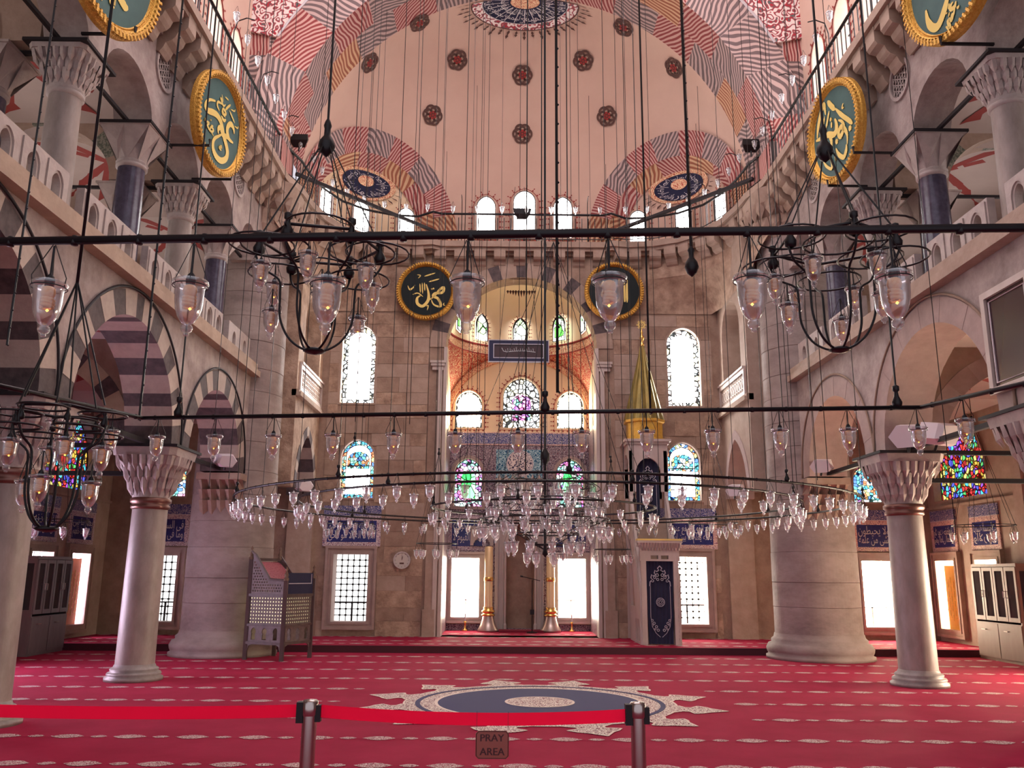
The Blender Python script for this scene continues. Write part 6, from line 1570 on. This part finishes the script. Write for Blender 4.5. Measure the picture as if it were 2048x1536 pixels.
# --- central cluster chandelier in tiers
cx, cy = .32, 14.6
t = root('tiered_chandelier', (cx, cy, 2.1), 'dense tiered central chandelier crowded with glass lamps', 'chandelier')
tiers = ((3.22, .55, 10), (3.05, .85, 14), (2.80, .95, 16), (2.60, .70, 12), (2.48, 1.10, 18), (2.24, .62, 11), (2.06, .30, 6))
TN = ('topmost', 'second', 'third', 'fourth', 'wide fifth', 'sixth', 'lowest')
for z, r, n in tiers:
    m2 = MB(); m2.tube([(r*cos(2*pi*k/32), r*sin(2*pi*k/32), z-2.1) for k in range(32)], .011, 5, closed=True); m2.build('tier_hoop', IRON, t, True)
    for k in range(n):
        a = 2*pi*(k+.5*(n % 2))/n; lamp(cx+r*cos(a), cy+r*sin(a), z, f'small glass lamp on the {TN[tiers.index((z, r, n))]} tier of the dense central cluster', f'lamps of the {TN[tiers.index((z, r, n))]} cluster tier').scale = (1.3,)*3
for k in range(8):
    a = 2*pi*k/8; c, q = cos(a), sin(a)
    pts = [(c*r, q*r, z-2.1) for z, r in ((3.25, .58), (3.12, .80), (3.0, .95), (2.9, .75), (2.8, .68), (2.72, .80), (2.62, .98), (2.52, 1.05), (2.4, .85), (2.28, .55), (2.1, .25), (1.98, .02))]
    MB().tube(smooth(pts, 3), .007, 5).build('curved_rib', IRON, t, True)
MB().lathe((0, 0, 0), [(0, -.25), (.05, -.2), (.03, -.1), (.02, 0), (.02, 1.3), (.08, 1.4), (.08, 1.5), (.02, 1.6), (.02, 10.5)], 12).build('central_stem', IRON, t, True)
for k in range(6):
    a = 2*pi*(k+.5)/6; MB().tube([(.85*cos(a), .85*sin(a), .95), (.0, 0, 5.5)], .004, 4).build('stay_cable', IRON, t)
# --- small ring chandeliers of the side bays and aisles
for (x, y, z, r, n, lb, nm) in ((-8.15, 15.0, 2.42, .52, 7, 'small ring chandelier low in the left aisle', 'left aisle ring'), (8.35, 15.6, 2.50, .52, 7, 'small ring chandelier low in the right aisle', 'right aisle ring'),
                            (-3.75, 18.9, 2.62, .50, 8, 'small ring chandelier in the bay left of the apse', 'left bay ring'), (3.9, 17.6, 2.62, .50, 8, 'small ring chandelier by the right pier and minbar', 'right bay ring'),
                            (-1.80, 18.2, 2.18, .42, 8, 'low small ring chandelier before the left side of the apse', 'low left apse ring'), (1.95, 18.6, 2.10, .40, 7, 'low small ring chandelier between apse and minbar', 'low right apse ring')):
    t = ring(x, y, z, r, n, lb, f'tiny glass lamp hanging on the {nm}', f'lamps of the {nm}', bar=.009, cables=0, studs=False)
    apex = 1.9
    for k in range(8): a = 2*pi*k/8; MB().tube([(r*cos(a), r*sin(a), 0), (0, 0, apex)], .004, 4).build('stay_wire', IRON, t)
    inst('turned_weight', WEIGHT, t, (0, 0, apex-.03)); MB().tube([(0, 0, apex+.1), (0, 0, (4.9-z) if abs(x) > 6 else 9)], .006, 4).build('hanging_cable', IRON, t)
# --- looped crown chandeliers
def crown(cx, cy, zt, label, nm, side, R=.36, ph=0, hang=4.33, n1=6):
    """zt = level of the looped crown"""
    t = root('crown_chandelier', (cx, cy, zt), label, 'chandelier', 'looped crown chandeliers')
    m2 = MB(); m2.tube([(R*cos(2*pi*k/6+ph), R*sin(2*pi*k/6+ph), 0) for k in range(6)], .010, 6, closed=True); m2.build('main_hoop', IRON, t, True)
    for k in range(8):
        a = 2*pi*k/8+ph; c, q = R*.98*cos(a), R*.98*sin(a); z = -.02-.10*(k % 2)
        MB().tube([(c+.55*R*cos(2*pi*i/20), q+.55*R*sin(2*pi*i/20), z) for i in range(20)], .0065, 5, closed=True).build('side_loop', IRON, t, True)
    for k in range(6):
        a = 2*pi*k/6+ph; c, q = cos(a), sin(a)
        pts = [(R*c, R*q, 0), (R*1.08*c, R*1.08*q, -.07), (R*.95*c, R*.95*q, -.17), (R*.66*c, R*.66*q, -.24), (R*.62*c, R*.62*q, -.34), (R*.60*c, R*.60*q, -.48), (R*.45*c, R*.45*q, -.60), (R*.22*c, R*.22*q, -.665), (0, 0, -.68)]
        MB().tube(smooth(pts, 4), .0075, 6).build('curved_rib', IRON, t, True)
        inst('turned_weight', WEIGHT, t, (R*c*1.02, R*q*1.02, -.09), sc=(1.1, 1.1, 1.0) if R > .3 else (.55, .55, .6)); MB().tube([(R*c, R*q, .04), (0, 0, hang-zt)], .0055, 4).build('bead_chain', IRON, t)
    MB().lathe((0, 0, -.68), [(0, -.02), (.05, -.01), (.07, .0), (.05, .015), (0, .02)], 12).build('base_boss', IRON, t, True)
    if R < .3: MB().tube([(0, 0, hang-zt-.02), (0, 0, 9)], .010, 6).build('hanging_rod', IRON, t, True)
    else: MB().lathe((0, 0, hang-zt-.12), [(0, -.03), (.035, 0), (.055, .04), (.048, .08), (.022, .12), (.020, .17), (.026, .19), (.018, .22), (.008, .24), (.009, 8.5)], 14).build('bulbous_hanger', IRON, t, True)
    for k in range(n1):
        a = 2*pi*(k+.35)/n1+ph; lamp(cx+R*cos(a), cy+R*sin(a), zt-.05, f'glass lamp under the loops of the {nm}, {ORD[k]} of its upper circle', f'lamps of the {nm}', True)
    for k in range(3):
        a = 2*pi*(k+.1)/3+ph+.4; lamp(cx+R*.85*cos(a), cy+R*.85*sin(a), zt-.26, f'glass lamp of the {nm}, {ORD[k]} of its lower circle', f'lamps of the {nm}', True)
crown(-1.52, 5.0, 3.58, 'looped black iron crown chandelier hanging upper left of centre', 'left crown chandelier', 'left', ph=.2)
crown(1.68, 5.0, 3.62, 'looped black iron crown chandelier hanging upper right of centre', 'right crown chandelier', 'right', ph=.5)
crown(-2.95, 4.9, 2.50, 'looped black iron crown chandelier low at the left picture edge', 'low left crown chandelier', 'left', R=.24, ph=.1, hang=3.3, n1=4)
crown(3.06, 4.7, 2.46, 'looped black iron crown chandelier low at the right picture edge', 'low right crown chandelier', 'right', R=.26, ph=.7, hang=3.2, n1=4)
# small lamps on brackets of the railing
for k, (p, tt) in enumerate([q for q in along(RP, .62, .2) if q[0].y > 10]):
    if True:
        n = V((-tt.y, tt.x, 0))
        l = lamp(p.x-n.x*.22, p.y-n.y*.22, 9.75+.86, f'tiny glass lamp on an arm of the black railing, {NUMS[k]} from the left', 'lamps along the railing', drop=.0)
        MB().tube([(p.x, p.y, 10.40), (p.x-n.x*.22, p.y-n.y*.22, 10.58)], .008, 4).build('bracket_arm', IRON, rail)
# --- long cables hanging from the vault
def cable(xp, Y, z0, z1, r=.006, k=0, bead=False):
    X = -.35+(xp-1010)/1700*(Y*.976+(9.0-1.6)*.216)
    o = MB().tube([(X, Y, z0), (X, Y, z1)], r, 5).build('hanging_cable', IRON)
    if bead:
        m2 = MB(); m2.tube([(X, Y, z0), (X, Y, z1)], r, 5)
        z = z0
        while z < z1: m2.lathe((X+.012, Y-.004, z), [(0, -.012), (.009, 0), (0, .012)], 5); z += .16
        bpy.data.objects.remove(o); o = m2.build('hanging_cable', IRON)
    return o
CB = ((713, 13.2, 3.0), (735, 11.5, 3.6), (747, 12, 3.0), (826, 12.0, 3.0), (836, 10.5, 3.4), (863, 14.0, 2.8), (879, 15.5, 2.8), (929, 9.6, 2.7), (955, 13.0, 2.8), (958, 16.0, 2.7), (969, 12.6, 2.7), (1044, 9.45, 2.7), (1072, 9.5, 2.7), (1126, 15.0, 2.7), (1132, 12.8, 2.8), (1149, 14, 2.8),
      (1194, 10.5, 3.0), (1223, 12.4, 2.8), (1289, 13.2, 2.9), (1364, 12.0, 2.7), (1425, 13.0, 2.7), (1450, 11.0, 2.7), (1497, 12, 2.7), (1531, 11.3, 2.7), (480, 11.5, 2.7), (545, 12.2, 2.7), (520, 10.5, 2.7), (1777, 8.6, 2.0), (1560, 10.1, 2.7), (1575, 9.5, 2.7))
for i, (xp, Y, z0) in enumerate(CB):
    tag(cable(xp, Y, z0, 16.15, .0075 if i in (11, 12) else .0045), f'thin black cable from the vault, {NUMS[sorted(CB).index(CB[i])]} from the left of the thin ones', 'cable', 'thin hanging cables')
for (xp, Y, z0, lb) in ((1093, 5.86, 2.84, 'thick beaded cable dropping to the middle bar near centre'), (1253, 7.0, 2.9, 'thick black cable just right of the centre line'), (1325, 6.2, 4.05, 'thick beaded rod right of centre ending in a bulb'),
                        (150, 7.2, 3.5, 'thick black cable at far left crossing the gallery'), (385, 7.5, 2.9, 'thick black cable passing left of the left green disc'), (1990, 7.0, 2.9, 'thick black cable at the far right edge')):
    tag(cable(xp, Y, z0, 16.15, .011 if xp != 1253 else .009, bead='beaded' in lb or xp < 400), lb, 'cable')
o = MB().lathe((-.35+(1325-1010)/1700*(6.2*.976+7.4*.216), 6.2, 3.86), [(0, -.03), (.035, 0), (.055, .05), (.045, .09), (.02, .13), (.02, .17), (.028, .19), (.01, .22)], 14).build('bulbous_hanger', IRON, None, True); tag(o, 'black bulbous weight at the end of the beaded rod right of centre', 'weight')
# fan of stays of the inner ring and long slanting stays
for i, (x, y, z) in enumerate(((-1.35, 14.6, 2.8), (-.75, 13.2, 2.8), (-.2, 13.1, 2.8), (.9, 13.1, 2.8), (1.6, 13.6, 2.8), (2.2, 15, 2.8))):
    tag(MB().tube([(x, y, z), (.42, 13.6, 7.1)], .006, 4).build('stay_cable', IRON), 'slanting black stay cable fanning down to the inner ring', 'cable', 'slanting stays')
